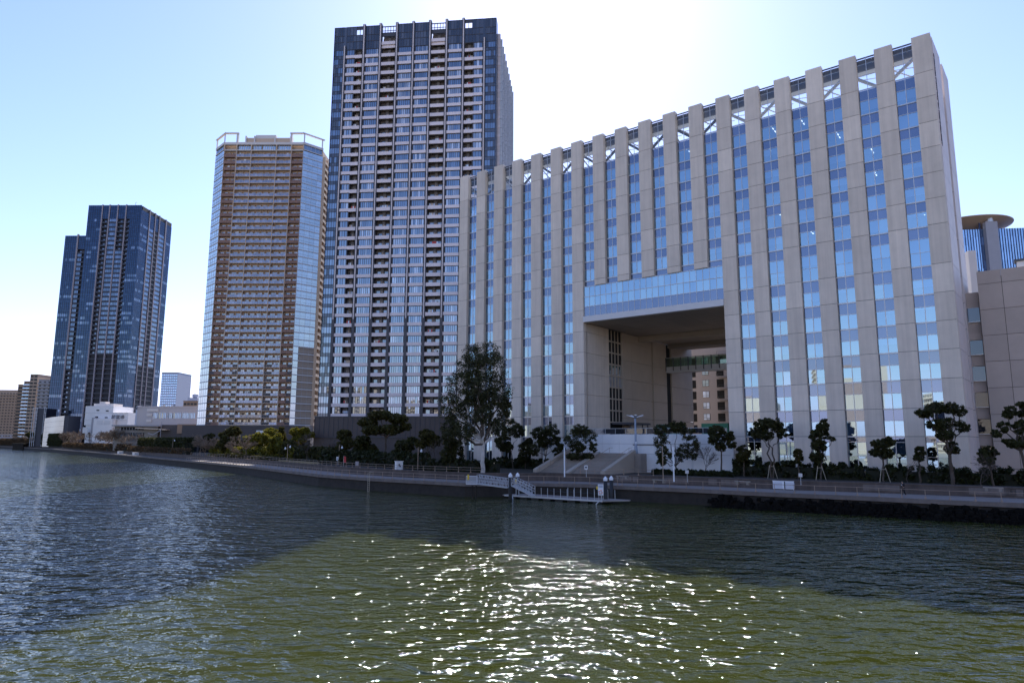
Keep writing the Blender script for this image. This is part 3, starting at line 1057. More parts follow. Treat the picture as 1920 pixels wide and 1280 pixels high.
def cell_balcony(fr, u0, u1, z, fh, band, back, door, dep=1.8, bh=1.05, bandout=.25):
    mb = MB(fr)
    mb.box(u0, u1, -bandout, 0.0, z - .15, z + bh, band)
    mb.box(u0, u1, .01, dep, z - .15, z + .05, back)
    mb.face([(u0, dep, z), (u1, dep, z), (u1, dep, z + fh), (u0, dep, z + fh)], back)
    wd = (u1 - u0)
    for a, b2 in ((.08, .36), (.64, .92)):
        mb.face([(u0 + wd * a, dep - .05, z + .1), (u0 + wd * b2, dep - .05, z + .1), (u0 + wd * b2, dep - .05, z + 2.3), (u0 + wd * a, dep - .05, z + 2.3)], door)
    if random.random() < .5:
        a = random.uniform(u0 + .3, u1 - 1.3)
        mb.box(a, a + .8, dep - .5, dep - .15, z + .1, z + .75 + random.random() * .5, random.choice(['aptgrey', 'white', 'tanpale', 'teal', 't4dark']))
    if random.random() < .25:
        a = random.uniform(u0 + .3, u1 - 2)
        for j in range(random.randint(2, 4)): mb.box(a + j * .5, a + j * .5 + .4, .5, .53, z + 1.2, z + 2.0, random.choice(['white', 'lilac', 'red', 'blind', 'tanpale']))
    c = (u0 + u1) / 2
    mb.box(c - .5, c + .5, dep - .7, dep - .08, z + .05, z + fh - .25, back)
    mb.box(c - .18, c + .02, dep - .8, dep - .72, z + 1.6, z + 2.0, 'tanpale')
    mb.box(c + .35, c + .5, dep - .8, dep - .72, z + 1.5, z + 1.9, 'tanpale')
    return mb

# --- central charcoal tower
FHT = 3.3
T2o = Vector((-63.42, 220.0)); T2r = Vector((-5.76, 213.67))
T2W = (T2r - T2o).length
T2a = math.atan2(T2r.y - T2o.y, T2r.x - T2o.x)
T2D = 41.0
T2 = thing('charcoal_apartment_tower', 'tallest apartment tower with charcoal piers, pale bands and blue windows in the centre', 'tower', (T2o.x, T2o.y, 0), T2a)
U = T2W / 58.0
bays = []
u = 0
for kind, wd in (('g', 3.6), ('p', .9), ('wb', 6.0), ('p', .9), ('w', 5.0), ('p', .9), ('b', 5.0), ('p', .9), ('w', 5.0), ('p', .9), ('w', 5.0), ('p', .9), ('b', 5.0), ('p', .9), ('w', 5.0), ('p', .9), ('bw', 6.4), ('p', .9), ('g', 3.7)):
    bays.append((kind, u, u + wd)); u += wd
kk = T2W / u
bays = [(a, b_ * kk, c * kk) for a, b_, c in bays]
ZB2 = 15.9
NF = 39
ZT2 = 153.4
wins, bals, gls = [], [], []
FRONT = (0, 0, 0)
for kind, u0, u1 in bays:
    if kind == 'p':
        mb = MB()
        mb.box(u0, u1, -.5, 1.0, ZB2 - 2, 48, 't2pier')
        for a, b2, m_, yy in ((u0, u0 + (u1 - u0) * .36, 't2pier', -.5), (u0 + (u1 - u0) * .36, u0 + (u1 - u0) * .72, 't2line', -.6), (u0 + (u1 - u0) * .72, u1, 't2pier', -.5)):
            mb.box(a, b2, yy, 1.0, 48.01, (ZT2 + .35 if 8 < u0 < 49 else ZT2 - 7.5), m_)
        if not 8 < u0 < 49:
            mb.box(u0, u1, .1, .5, ZT2 - 7.49, ZT2, 't2dark')
        mb.build('pier', T2)
        continue
    for k in range(NF):
        z = ZB2 + k * FHT
        ctr = ((u0 + u1) / 2, 0, z)
        if kind == 'w':
            wins.append((ctr, cell_window(FRONT, u0, u1, z, FHT, 't2band', 't2glass', 6)))
        elif kind == 'b':
            bals.append((ctr, cell_balcony(FRONT, u0, u1, z, FHT, 't2band', 'recess', 'door_glass')))
        elif kind in ('wb', 'bw'):
            um = u0 + (u1 - u0) * (.54 if kind == 'wb' else .46)
            if kind == 'wb':
                wins.append((ctr, cell_window(FRONT, u0, um, z, FHT, 't2band', 't2glass', 3)))
                bals.append((ctr, cell_balcony(FRONT, um, u1, z, FHT, 't2band', 'recess', 'door_glass')))
            else:
                bals.append((ctr, cell_balcony(FRONT, u0, um, z, FHT, 't2band', 'recess', 'door_glass')))
                wins.append((ctr, cell_window(FRONT, um, u1, z, FHT, 't2band', 't2glass', 3)))
        else:
            mb = MB()
            n_ = 4
            wd = (u1 - u0) / n_
            for j in range(n_):
                a = u0 + j * wd
                mb.face([(a, .1, z), (a + wd, .1, z), (a + wd, .1, z + 1.15), (a, .1, z + 1.15)], 't2dark')
                mb.face([(a, .1, z + 1.15), (a + wd, .1, z + 1.15), (a + wd, .1, z + FHT), (a, .1, z + FHT)], 't2glass' if random.random() < .8 else 't2dark')
                mb.box(a - .04, a + .04, .0, .12, z, z + FHT, 't2pier')
            mb.box(u0, u1, 0, .12, z + 1.1, z + 1.2, 't2pier')
            mb.box(u0, u1, 0, .12, z - .05, z + .05, 't2pier')
            gls.append((ctr, mb))
    # crown
    zc = ZB2 + NF * FHT
    mb = MB()
    if kind == 'b':
        mb.box(u0, u1, .2, .6, zc, zc + 1.2, 't2band')
        cell = cell_balcony(FRONT, u0, u1, zc + 1.2, 3.2, 't2band', 'recess', 'door_glass'); mb.add(cell)
        mb.box(u0, u1, .2, .5, zc + 4.4, zc + 5.9, 't2pier')
        mb.box(u0, u1, 2.3, 2.6, zc - 1, zc + 5.7, 'recess')
        for j in range(6):
            a = u0 + (u1 - u0) * j / 5
            mb.box(a - .08, a + .08, .2, .4, zc + 5.6, ZT2 - .6, 't2pier')
        mb.box(u0, u1, .2, .4, ZT2 - .8, ZT2 - .5, 't2pier')
        mb.box(u0, u1, .2, .4, zc + 6.5, zc + 6.65, 't2pier')
    else:
        n_ = 5
        wd = (u1 - u0) / n_
        zlo = zc
        for j in range(n_):
            for z0, z1 in ((zlo, zlo + 3.0), (zlo + 3.0, zlo + 5.4), (zlo + 5.4, ZT2)):
                a = u0 + j * wd
                if kind in ('wb', 'bw') and z1 == ZT2:
                    if (kind == 'wb' and j >= 3) or (kind == 'bw' and j < 2):
                        mb.box(a, a + wd, .1, .3, ZT2 - 1.3, ZT2, 't2pier')
                        mb.box(a + wd - .08, a + wd + .08, .1, .3, z0, ZT2 - 1.3, 't2pier')
                        continue
                mb.face([(a, .1, z0), (a + wd, .1, z0), (a + wd, .1, z1), (a, .1, z1)], 't2dark')
            mb.box(u0 + j * wd - .05, u0 + j * wd + .05, .0, .12, zlo, ZT2, 't2pier')
        for z0 in (zlo, zlo + 3, zlo + 5.4, ZT2 - .15):
            mb.box(u0, u1, .0, .14, z0 - .06, z0 + .12, 't2pier')
    mb.build('crown_panel', T2)
repeats(T2, 'window', wins, 100, 'window_field')
repeats(T2, 'balcony', bals, 100, 'balcony_field')
repeats(T2, 'corner_glazing', gls, 60, 'corner_glazing_field')
p = MB()
p.box(.4, T2W - .4, 2.0, T2D - .4, 3, ZB2 + NF * FHT + 1, 'core')
p.box(.05, .4, .1, T2D - .4, 3, ZT2, 't2dark')
p.box(4, T2W - .4, 4, 4.4, ZB2 + NF * FHT, ZB2 + NF * FHT + 3.5, 'core')
p.build('tower_core', T2)
# right face: deep silver fins and slabs
RF = (T2W, 0, R(90))
fl = MB(RF)
fl.box(0, 4.0, -.05, .4, ZB2, ZT2 - .2, 't2dark')
for k in range(NF + 2):
    z = ZB2 + k * FHT
    fl.box(4.0, T2D, -.9, .5, z - .1, z + .95, 't2band')
fl.box(4, T2D, .5, .6, ZB2, ZT2 - 4, 'recess')
fl.build('side_balcony_band', T2)
for j in range(9):
    q = MB(RF)
    a = 4.2 + j * 4.5
    for k in range(NF + 1):
        z = ZB2 + k * FHT
        q.box(a, a + .35, -1.6, -.4, z, z + FHT * .97, 'palesteel', .5)
    q.box(a - .1, a + .5, -.9, .5, ZB2, ZT2 - 3.5, 't2line')
    q.build('side_fin', T2)
# podium
p = MB()
p.box(1.6, T2W + 3, -6, 2, 3, 9.2, 'podium')
p.box(1.4, T2W + 3.2, -6.3, 2, 9.2, 9.5, 't2pier')
p.box(1.6, T2W + 3, -5.9, 2, 9.5, 15.6, 'podium')
for k in range(40):
    p.box(1.6 + k * 1.55, 1.75 + k * 1.55, -6.02, -5.92, 9.6, 15.5, 't2pier')
p.box(1.4, T2W + 3.2, -6.1, 1, 15.6, 15.9, 't2pier')
p.build('podium', T2)
p = MB()
for k in range(4):
    for j in range(6):
        z0 = 3.2 + j * 2.15
        a = .02 + k * .42
        p.face([(a, -1.0, z0), (a + .42, -1.0, z0), (a + .42, -1.0, z0 + 2.15), (a, -1.0, z0 + 2.15)], 't2glass')
        p.box(a - .04, a + .04, -1.1, -.99, z0, z0 + 2.1, 't2pier')
        p.box(a, a + .42, -1.1, -.99, z0 - .08, z0 + .06, 't2pier')
p.build('lobby_glazing', T2)

# --- brown tower with chamfered glass corners
FH3 = 3.2
a3 = at(422, 262, 299); b3 = ground(569.6, 262, a3.z)
T3o = Vector((a3.x, a3.y)); T3r = Vector((b3.x, b3.y))
T3W = (T3r - T3o).length
T3a = math.atan2(T3r.y - T3o.y, T3r.x - T3o.x)
T3 = thing('brown_apartment_tower', 'tan balconied apartment tower with pale glass corners and a cream crown', 'tower', (T3o.x, T3o.y, 0), T3a)
CH = 7.2
ZB3 = 15.0
N3 = 40
ZR3 = ZB3 + N3 * FH3          # top floor level
ff = [0, .157, .343, .662, .850, 1.0]
tb, gg = [], []
for k in range(N3):
    z = ZB3 + k * FH3
    for i in range(5):
        u0, u1 = ff[i] * T3W, ff[i + 1] * T3W
        mb = MB()
        rust = i in (0, 4)
        dep = 1.7
        mb.box(u0, u1, -.02, dep, z - .28, z, 'tanpale' if not rust else 'rust')
        mb.face([(u0, dep, z), (u1, dep, z), (u1, dep, z + FH3), (u0, dep, z + FH3)], 'tan')
        nd = 2 if (i != 2) else 4
        wd = (u1 - u0) / nd
        for j in range(nd):
            c0 = u0 + (j + .5) * wd
            mb.face([(c0 - wd * .34, dep - .05, z + .08), (c0, dep - .05, z + .08), (c0, dep - .05, z + 2.2), (c0 - wd * .34, dep - .05, z + 2.2)], 'door_glass')
            mb.face([(c0 + .05, dep - .05, z + .08), (c0 + wd * .34, dep - .05, z + .08), (c0 + wd * .34, dep - .05, z + 2.2), (c0 + .05, dep - .05, z + 2.2)], 'door_glass')
            if j: mb.box(u0 + j * wd - .05, u0 + j * wd + .05, .3, dep, z, z + 2.2, 'tan')
        npn = max(3, int((u1 - u0) / 1.1))
        pw = (u1 - u0) / npn
        dark_low = k < 9
        for j in range(npn):
            a = u0 + j * pw
            m_ = 'rail_glass'
            if rust: m_ = 'rust'
            if dark_low and ((i == 1 and j >= npn * .55) or (i == 3 and j < npn * .5) or (rust and (j < npn * .4 if i == 0 else j > npn * .5))): m_ = 't2pier'
            mb.face([(a + .04, 0.02, z + .05), (a + pw - .04, 0.02, z + .05), (a + pw - .04, 0.02, z + 1.1), (a + .04, 0.02, z + 1.1)], m_)
            mb.box(a - .03, a + .03, -.03, .05, z, z + 1.15, 'tanpale' if not rust else 'rust')
        if random.random() < .35:
            a = random.uniform(u0 + .3, u1 - 1.4)
            for j in range(random.randint(1, 3)): mb.box(a + j * .5, a + j * .5 + .42, .4, .43, z + 1.15, z + 2.0, random.choice(['white', 'lilac', 'blind', 'aptgrey', 'white']))
        if random.random() < .4:
            a = random.uniform(u0 + .3, u1 - 1.2)
            mb.box(a, a + .8, dep - .5, dep - .1, z + .05, z + .7, 'white')
        mb.box(u0, u1, -.05, .06, z + 1.1, z + 1.2, 'tanpale' if not rust else 'rust')
        tb.append((((u0 + u1) / 2, 0, z), mb))
    # chamfers
    for side in (0, 1):
        fr = (T3W, 0, R(45)) if side else (-CH, CH, R(-45))
        ln = CH * 1.414
        mb = MB(fr)
        for j in range(4):
            a, b2 = ln * j / 4, ln * (j + 1) / 4
            m_ = 't3glass'
            if k < 11 and side and j >= 1: m_ = 'granite'
            mb.face([(a, 0, z + .2), (b2, 0, z + .2), (b2, 0, z + FH3 - .25), (a, 0, z + FH3 - .25)], m_)
            if k < 11 and side and j >= 1:
                for q in range(5): mb.box(a + q * .5, a + q * .5 + .16, -.06, -.004, z + .5, z + FH3 - .6, 'tanpale')
            mb.box(a - .03, a + .03, -.06, .02, z + .2, z + FH3 - .25, 'alu')
        mb.box(0, ln, -.18, .05, z - .28, z + .2, 'fascia')
        mb.box(0, ln, -.1, .05, z + 1.1, z + 1.16, 'alu')
        gg.append((((T3W if side else 0), 0, z), mb))
repeats(T3, 'balcony', tb, 100, 'balcony_field')
repeats(T3, 'corner_glazing', gg, 82, 'corner_glazing_field')
for i in range(1, 5):
    q = MB(); uu = ff[i] * T3W
    q.box(uu - .16, uu + .16, -.12, 1.7, ZB3 - .3, ZR3 + .5, 'tanpale'); q.build('party_fin', T3)
for uu in (0, T3W):
    q = MB(); q.box(uu - .12, uu + .12, .05, 1.7, ZB3 - .3, ZR3, 'tan'); q.build('party_fin', T3)
D3 = 32
p = MB()
p.prism([(.1, 1.75), (T3W - .1, 1.75), (T3W + CH - .1, CH + .1), (T3W + CH - .1, D3 - CH), (T3W, D3), (0, D3), (-CH + .1, D3 - CH), (-CH + .1, CH + .1)], 3, ZR3 + 2.9, 'tan')
p.build('tower_core', T3)
q = MB((T3W + CH, CH, R(90)))
for k in range(N3):
    z = ZB3 + k * FH3
    q.box(0, D3 - 2 * CH, -1.3, .1, z - .25, z, 'tanpale')
    q.box(0, D3 - 2 * CH, -1.3, -1.2, z, z + 1.05, 'tan')
    for j in range(4): q.box(j * 4.2, j * 4.2 + .2, -1.3, .1, z, z + FH3 - .25, 'tan')
q.build('side_balcony_stack', T3)
# crown
p = MB()
p.box(0, T3W, -.2, 1.5, ZR3 + 2.6, ZR3 + 3.8, 'crownw')
for i, (a, b2) in enumerate(((.16, .33), (.34, .46), (.48, .64), (.66, .84))):
    mm_ = MB()
    for j in range(6):
        u0, u1 = T3W * (a + (b2 - a) * j / 6), T3W * (a + (b2 - a) * (j + 1) / 6)
        p.face([(u0, .8, ZR3 + .2), (u1, .8, ZR3 + .2), (u1, .8, ZR3 + 2.5), (u0, .8, ZR3 + 2.5)], 't3glass')
        p.box(u0 - .08, u0 + .08, .6, .82, ZR3, ZR3 + 2.6, 'crownw')
p.box(0, T3W, -.1, 1.4, ZR3 - .3, ZR3 + .15, 'crownw')
for i in range(6): p.box(ff[i] * T3W - .25, ff[i] * T3W + .25, -.2, 1.2, ZR3, ZR3 + 2.6, 'tan')
p.box(T3W * .25, T3W * .84, 2, 3, ZR3 + 3.8, ZR3 + 7.0, 'crownw')
p.box(T3W * .36, T3W * .62, 2.5, 4, ZR3 + 7.0, ZR3 + 8.6, 'crownw')
p.box(T3W * .255, T3W * .83, 1.9, 1.98, ZR3 + 4.3, ZR3 + 6.6, 'tan')
for t in (.25, .36, .62, .82): p.box(T3W * t - .3, T3W * t + .3, 1.2, 3, ZR3 + 3.8, ZR3 + 7.6, 'crownw')
p.build('crown_wall', T3)
for side in (0, 1):
    q = MB((T3W, 0, R(45)) if side else (-CH, CH, R(-45)))
    ln = CH * 1.414
    q.box(0, ln, -.2, .8, ZR3 + .1, ZR3 + .5, 'crownw')
    for j in range(5):
        a, b2 = ln * j / 5, ln * (j + 1) / 5
        q.face([(a, .2, ZR3 + .5), (b2, .2, ZR3 + .5), (b2, .2, ZR3 + 2.8), (a, .2, ZR3 + 2.8)], 't2glass')
        q.box(a - .06, a + .06, .1, .22, ZR3 + .5, ZR3 + 2.8, 'alu')
    q.box(0, ln, -.25, .9, ZR3 + 2.8, ZR3 + 4.0, 'crownw')
    q.box(-.6, ln + .6, -.3, .5, ZR3 + 8.1, ZR3 + 8.6, 'crownw')
    for a in (0.2, ln - .7): q.box(a, a + .42, -.1, .35, ZR3 + 4, ZR3 + 8.0, 'crownw')
    q.build('crown_pergola', T3)
    q = MB()
    a = T3W - 6.5 if side else 0
    q.box(a, a + 6.5, -.3, .6, ZR3 + 8.02, ZR3 + 8.62, 'crownw')
    q.box(a + (.2 if side else 5.4), a + (1.0 if side else 6.3), -.1, .8, ZR3 + 3.8, ZR3 + 8.0, 'crownw')
    q.build('crown_pergola', T3)
p = MB()
p.box(-CH - 1, T3W + CH + 1, -4, 8, 8.3, 14.6, 'podium')
for k in range(9): p.box(-CH + k * 6, -CH + k * 6 + .7, -3.8, -3.1, 3, 8.3, 'podium')
p.box(-CH, T3W + CH, 0, 8, 3, 8.3, 'black')
p.build('podium', T3)
q = MB(); q.box(T3W * .66, T3W * .78, -4.4, -4.05, 8.0, 12.5, 'white'); q.build('white_signboard', T3)

# --- navy glass tower on the left
FH4 = 3.8
D4 = 520.0
g0, g1 = at(166.6, 387.6, D4), at(268, 385.2, D4)
T4W = (g1 - g0).x
ZT4 = g1.z
T4 = thing('navy_glass_tower', 'navy blue glass apartment tower with lilac piers and a lower wing at left', 'tower', (g0.x, D4, 0), -.02)
T4D = 46.0
fr4 = [(0, .13, 'g'), (.13, .255, 'G'), (.255, .275, 'p'), (.275, .39, 'b'), (.39, .41, 'p'), (.41, .545, 'w'), (.545, .565, 'p'), (.565, .70, 'x'), (.70, .72, 'p'), (.72, .79, 'b'), (.79, 1.0, 'g')]
sr4 = [(0, .24, 'g'), (.24, .26, 'p'), (.26, .42, 'w'), (.42, .44, 'p'), (.44, .56, 'b'), (.56, .58, 'p'), (.58, .78, 'w'), (.78, .81, 'p'), (.81, 1.0, 'G')]
NF4 = int((ZT4 - 10) / FH4)
w4, b4, c4 = [], [], []
def face4(fr, W_, spec, zt, lowz):
    nf = int((zt - 5) / FH4)
    for f0, f1, kd in spec:
        u0, u1 = f0 * W_, f1 * W_
        if kd == 'p':
            q = MB(fr); q.box(u0, u1, -.5, .6, 4, zt + .4, 't4line'); q.build('pier', T4); continue
        for k in range(nf):
            z = 5 + k * FH4
            mb = MB(fr)
            low = z < lowz and kd not in ('g', 'G')
            top_ = k > nf - 4
            ctr = (fr[0], fr[1], z)
            if low:
                mb.box(u0, u1, -.2, .2, z, z + .9, 't4dark')
                mb.face([(u0, .9, z), (u1, .9, z), (u1, .9, z + FH4), (u0, .9, z + FH4)], 'louvre')
                c4.append((ctr, mb)); continue
            if kd in 'gG' or top_:
                n_ = max(3, int((u1 - u0) / 1.5))
                wd = (u1 - u0) / n_
                light = random.random() < .35
                for j in range(n_):
                    a = u0 + j * wd
                    mb.face([(a, 0, z), (a + wd, 0, z), (a + wd, 0, z + 1.5), (a, 0, z + 1.5)], 't4glass')
                    mb.face([(a, 0, z + 1.5), (a + wd, 0, z + 1.5), (a + wd, 0, z + FH4), (a, 0, z + FH4)], 't4win' if (light and random.random() < .7 and not top_) else 't4glass')
                    mb.box(a - .06, a + .06, -.12, .02, z, z + FH4, 't4dark')
                mb.box(u0, u1, -.12, .02, z + 1.42, z + 1.55, 't4dark')
                mb.box(u0, u1, -.12, .02, z - .08, z + .08, 't4dark')
                c4.append((ctr, mb))
            elif kd == 'w' or (kd == 'x' and k % 40 > 14):
                mb.box(u0, u1, -.15, .2, z, z + 1.5, 't4dark')
                n_ = 4
                wd = (u1 - u0) / n_
                for j in range(n_):
                    a = u0 + j * wd
                    mb.face([(a + .06, .05, z + 1.5), (a + wd - .06, .05, z + 1.5), (a + wd - .06, .05, z + FH4), (a + .06, .05, z + FH4)], 't4win')
                w4.append((ctr, mb))
            else:
                mb.box(u0, u1, -.3, 0, z, z + 1.2, 't4dark')
                mb.face([(u0, 1.5, z), (u1, 1.5, z), (u1, 1.5, z + FH4), (u0, 1.5, z + FH4)], 't4dark')
                mb.box(u0, u1, .01, 1.5, z - .1, z + .1, 't4dark')
                cc = u0 + (u1 - u0) * .3
                mb.face([(cc, 1.4, z + .2), (cc + 1.4, 1.4, z + .2), (cc + 1.4, 1.4, z + 2.4), (cc, 1.4, z + 2.4)], 't4win')
                b4.append((ctr, mb))
face4((0, 0, 0), T4W, fr4, ZT4, 71)
face4((T4W, 0, R(90)), T4D, sr4, ZT4 - .5, 63)
p = MB(); p.box(.2, T4W - .2, 1.6, T4D, 3, ZT4 - .4, 'core'); p.box(T4W * .41, T4W * .55, .3, 4, ZT4 - .3, ZT4 + .1, 'core')
p.build('tower_core', T4)
gw0 = at(122, 440, 528); zt4w = gw0.z
WW = (at(168, 440, 528) - gw0).x
ox, oy = gw0.x - g0.x, 8.0
face4((ox, oy, 0), WW, [(0, .5, 'g'), (.5, .56, 'p'), (.56, .74, 'x'), (.74, .95, 'b'), (.95, 1.0, 'p')], zt4w, 10)
q = MB()
q.box(ox + .2, ox + WW, oy + 1.6, oy + 25, 3, zt4w - .3, 'core'); q.build('wing_core', T4)
repeats(T4, 'window', w4, 100, 'window_field')
repeats(T4, 'balcony', b4, 100, 'balcony_field')
repeats(T4, 'glass_bay', c4, 100, 'glass_bay_field')
q = MB(); q.tube([(T4W * .83, 3, ZT4), (T4W * .83, 3, ZT4 + 3)], .12, 'steel', 5); q.tube([(T4W * .83, 3, ZT4 + 3), (T4W * .86, 3, ZT4 + 3.6)], .12, 'steel', 5); q.build('roof_mast', T4)

# ------------------------------------------------------------------ smaller buildings on the left
def slab_block(name, label, px0, px1, pyt, depth, dd, wallm, floors=None, mode='balcony', rz=0.0, winm='recessdark', bandm=None, fh=3.0, pyt2=None):
    a = at(px0, pyt, depth)
    b2 = at(px1, pyt, depth)
    W_ = (b2 - a).x / math.cos(rz)
    o = thing(name, label, 'building', (a.x, depth, 0), rz)
    top = a.z
    p = MB(); p.box(0, W_, .9, dd, 3, top, wallm); p.box(-.2, W_ + .2, .6, dd + .2, top, top + .5, wallm); p.build('wall', o)
    nf = int((top - 4) / fh)
    cells = []
    for k in range(nf):
        z = 4 + k * fh
        mb = MB()
        if mode == 'balcony':
            mb.box(0, W_, -.3, -.1, z, z + 1.1, bandm or wallm)
            mb.box(0, W_, -.1, .9, z - .15, z + .05, wallm)
            n_ = max(2, int(W_ / 3))
            for j in range(n_):
                u = W_ * j / n_
                mb.face([(u + .4, .88, z + .1), (u + 2.2, .88, z + .1), (u + 2.2, .88, z + 2.2), (u + .4, .88, z + 2.2)], winm)
            name_ = 'balcony'
        else:
            n_ = max(1, int(W_ / 2.4))
            for j in range(n_):
                u = W_ * j / n_
                mb.face([(u + .3, .88, z + .8), (u + W_ / n_ - .3, .88, z + .8), (u + W_ / n_ - .3, .88, z + 2.4), (u + .3, .88, z + 2.4)], winm)
            name_ = 'window_row'
        cells.append(((W_ / 2, 0, z), mb))
    repeats(o, name_, cells, 60)
    return o, W_, top
slab_block('apartment_slab', 'beige slab block with rows of balconies at the left edge beyond the river bend', -40, 30, 731, 720, 20, 'aptbeige', bandm='aptbeige', rz=.1)
slab_block('apartment_slab', 'slim dark brown slab block standing behind the beige one at far left', 33, 43, 721, 600, 25, 'aptbrown', mode='blank')
slab_block('apartment_tower', 'stepped brown tower with blue glazed balconies at far left', 44, 57, 715, 590, 22, 'aptbrown', bandm='aptblue')
o_, w_, t_ = slab_block('apartment_tower', 'taller brown topped tower with a blank beige edge at far left', 56, 70, 702, 585, 25, 'aptbeige', mode='blank')
slab_block('apartment_tower', 'grey balconied block directly left of the navy tower', 72, 98, 712, 575, 22, 'aptgrey', bandm='aptgrey')
slab_block('lilac_skyscraper', 'distant pale lilac high rise just right of the navy tower', 303, 333, 698, 900, 40, 'lilac', mode='win', winm='fartower', fh=3.4)
ob, wb_, tb_ = slab_block('brown_roof_block', 'small orange brown block with a rooftop water tank before the tan tower', 343, 369, 752, 520, 18, 'aptbrown', mode='win')
q = MB(); q.box(2, wb_ - 1, 3, 10, tb_ + .5, tb_ + 3, 'lilac'); q.lathe(wb_ * .6, 6, [(1.2, tb_ + 3), (2.2, tb_ + 3.6), (2.2, tb_ + 5.6), (1.0, tb_ + 6.2)], 'lilac', 12); q.build('water_tank', ob)

# open frame dark block and silver hall
g = at(64, 765, 505)
FB2 = thing('steel_frame_building', 'dark narrow block with white external steel frame left of the silver hall', 'building', (g.x, g.y, 0), .05)
W_ = (at(88, 765, 505) - g).x
p = MB(); p.box(W_ * .3, W_ * .85, 0, 14, 3, g.z, 't4dark'); p.build('wall', FB2)
p = MB()
for a in (0, W_ * .15, W_ * .3, W_ * .86, W_ * .97):
    p.box(a - .12, a + .12, -1.0, -.7, 3, g.z + .6, 'fascia')
for k in range(8):
    z = 3 + (g.z - 3) * (k + 1) / 8
    p.box(0, W_ * .3, -1.05, -.8, z - .12, z + .12, 'fascia')
    p.box(W_ * .86, W_, -1.05, -.8, z - .12, z + .12, 'fascia')
p.build('steel_frame', FB2)
g = at(84, 784, 488); g2 = at(121, 779, 488)
SH = thing('silver_hall', 'silver clad hall with a slanting roof and curved reflective front', 'building', (g.x, g.y, 0), 0)
p = MB()
W_ = (g2 - g).x
nn = 12
pts = [(W_ * k / nn, -2.0 * math.sin(math.pi * k / nn)) for k in range(nn + 1)]
for k in range(nn):
    (x0, y0), (x1, y1) = pts[k], pts[k + 1]
    z0 = g.z + (g2.z - g.z) * k / nn; z1 = g.z + (g2.z - g.z) * (k + 1) / nn
    for j in range(6):
        t0, t1 = j / 6, (j + 1) / 6
        p.face([(x0, y0, 3 + (z0 - 3) * t0), (x1, y1, 3 + (z1 - 3) * t0), (x1, y1, 3 + (z1 - 3) * t1 - .08), (x0, y0, 3 + (z0 - 3) * t1 - .08)], 'silver')
p.build('curved_front', SH)
p = MB(); p.hexa([(0, .2, 3), (W_ + 3, .2, 3), (W_ + 3, 14, 3), (0, 14, 3), (0, .2, g.z - .1), (W_ + 3, .2, g2.z - .1), (W_ + 3, 14, g2.z), (0, 14, g.z)], 't4dark'); p.build('wall', SH)

# white factory
g = at(161, 761, 392)
WFm = thing('white_factory', 'white flat roofed factory of stacked boxes with kanji wall letters below the navy tower', 'building', (g.x, g.y, 0), -.02)
def mx_(px): return (at(px, 790, 392) - g).x
def mz_(py): return at(200, py, 392).z
p = MB()
p.box(0, mx_(211), 0, 20, mz_(797), mz_(761), 'factory')
p.box(mx_(211) + .02, mx_(240), .2, 20, mz_(812), mz_(773), 'factory')
p.box(.8, mx_(211), .5, 20, 3, mz_(797) - .02, 'factory')
p.box(mx_(167), mx_(205), 3, 12, mz_(761), mz_(756), 'crownw')
p.box(mx_(176), mx_(187), 4, 8, mz_(756), mz_(752), 'crownw')
for py in (773.5, 787): p.box(-.1, mx_(238), -.12, -.005, mz_(py) - .15, mz_(py) + .15, 'fascia')
p.build('wall', WFm)
for px, py in ((182, 769), (200, 770), (181, 781.5), (199, 782.5)):
    q = MB(); q.box(mx_(px) - .8, mx_(px) + .8, -.15, -.01, mz_(py) - .3, mz_(py) + .3, 'black'); q.build('window', WFm)
p = MB()
p.box(mx_(177), mx_(184), -2.5, -.2, 3, mz_(783), 'aptgrey'); p.build('stair_shaft', WFm)
p = MB()
p.box(mx_(184), mx_(219), -4, -.2, 3, mz_(785), 'factory')
p.build('loading_annex', WFm)
for px0, px1, py0, py1 in ((190, 202, 796, 789), (204, 216, 796, 789), (165, 175, 812, 801)):
    q = MB(); q.box(mx_(px0), mx_(px1), -4.1, -4.01, mz_(py0), mz_(py1), 'fascia'); q.build('shutter_door', WFm)
text('wall_lettering', '超電導', 2.6, (mx_(208.5), -.14, mz_(784.6)), (R(90), 0, 0), 'ink', WFm, .02)
# lilac warehouse with sunlit strips
g = at(239.5, 762, 352)
WH = thing('grey_warehouse', 'lilac grey warehouse with three ribbon windows and dark lettering on its pale end wall', 'building', (g.x, g.y, 0), -.05)
def hx(px): return (at(px, 790, 352) - g).x
def hz(py): return at(300, py, 352).z
p = MB()
p.box(hx(256.5), hx(372), 0, 26, 3, hz(762.5), 'factorygrey')
p.box(hx(256), hx(373), -.3, .2, hz(763.8), hz(761.4), 'factorygrey')
p.build('wall', WH)
p = MB(); p.hexa([(hx(239), 6, 3), (hx(256.4), 0, 3), (hx(256.4), 20, 3), (hx(239), 20, 3), (hx(240), 6, hz(761)), (hx(256.4), 0, hz(760.5)), (hx(256.4), 20, hz(760.5)), (hx(240), 20, hz(761))], 'lilac'); p.build('end_wall', WH)
for px0, px1 in ((288, 312.5), (316, 340.5), (344, 368)):
    q = MB()
    for j in range(9):
        a = hx(px0) + (hx(px1) - hx(px0)) * j / 9; b2 = hx(px0) + (hx(px1) - hx(px0)) * (j + 1) / 9
        q.face([(a, -.05, hz(784)), (b2, -.05, hz(784)), (b2, -.05, hz(774)), (a, -.05, hz(774))], 'aptblue')
        q.box(a - .12, a + .12, -.2, -.04, hz(784), hz(772), 'fascia')
    q.build('window', WH)
for py in (766, 775, 786):
    q = MB(); q.box(hx(276), hx(298 if py < 770 else 286), -.5, -.31 + .3 * 0, hz(py + 5), hz(py), 'crownw'); q.build('cladding_strip', WH)
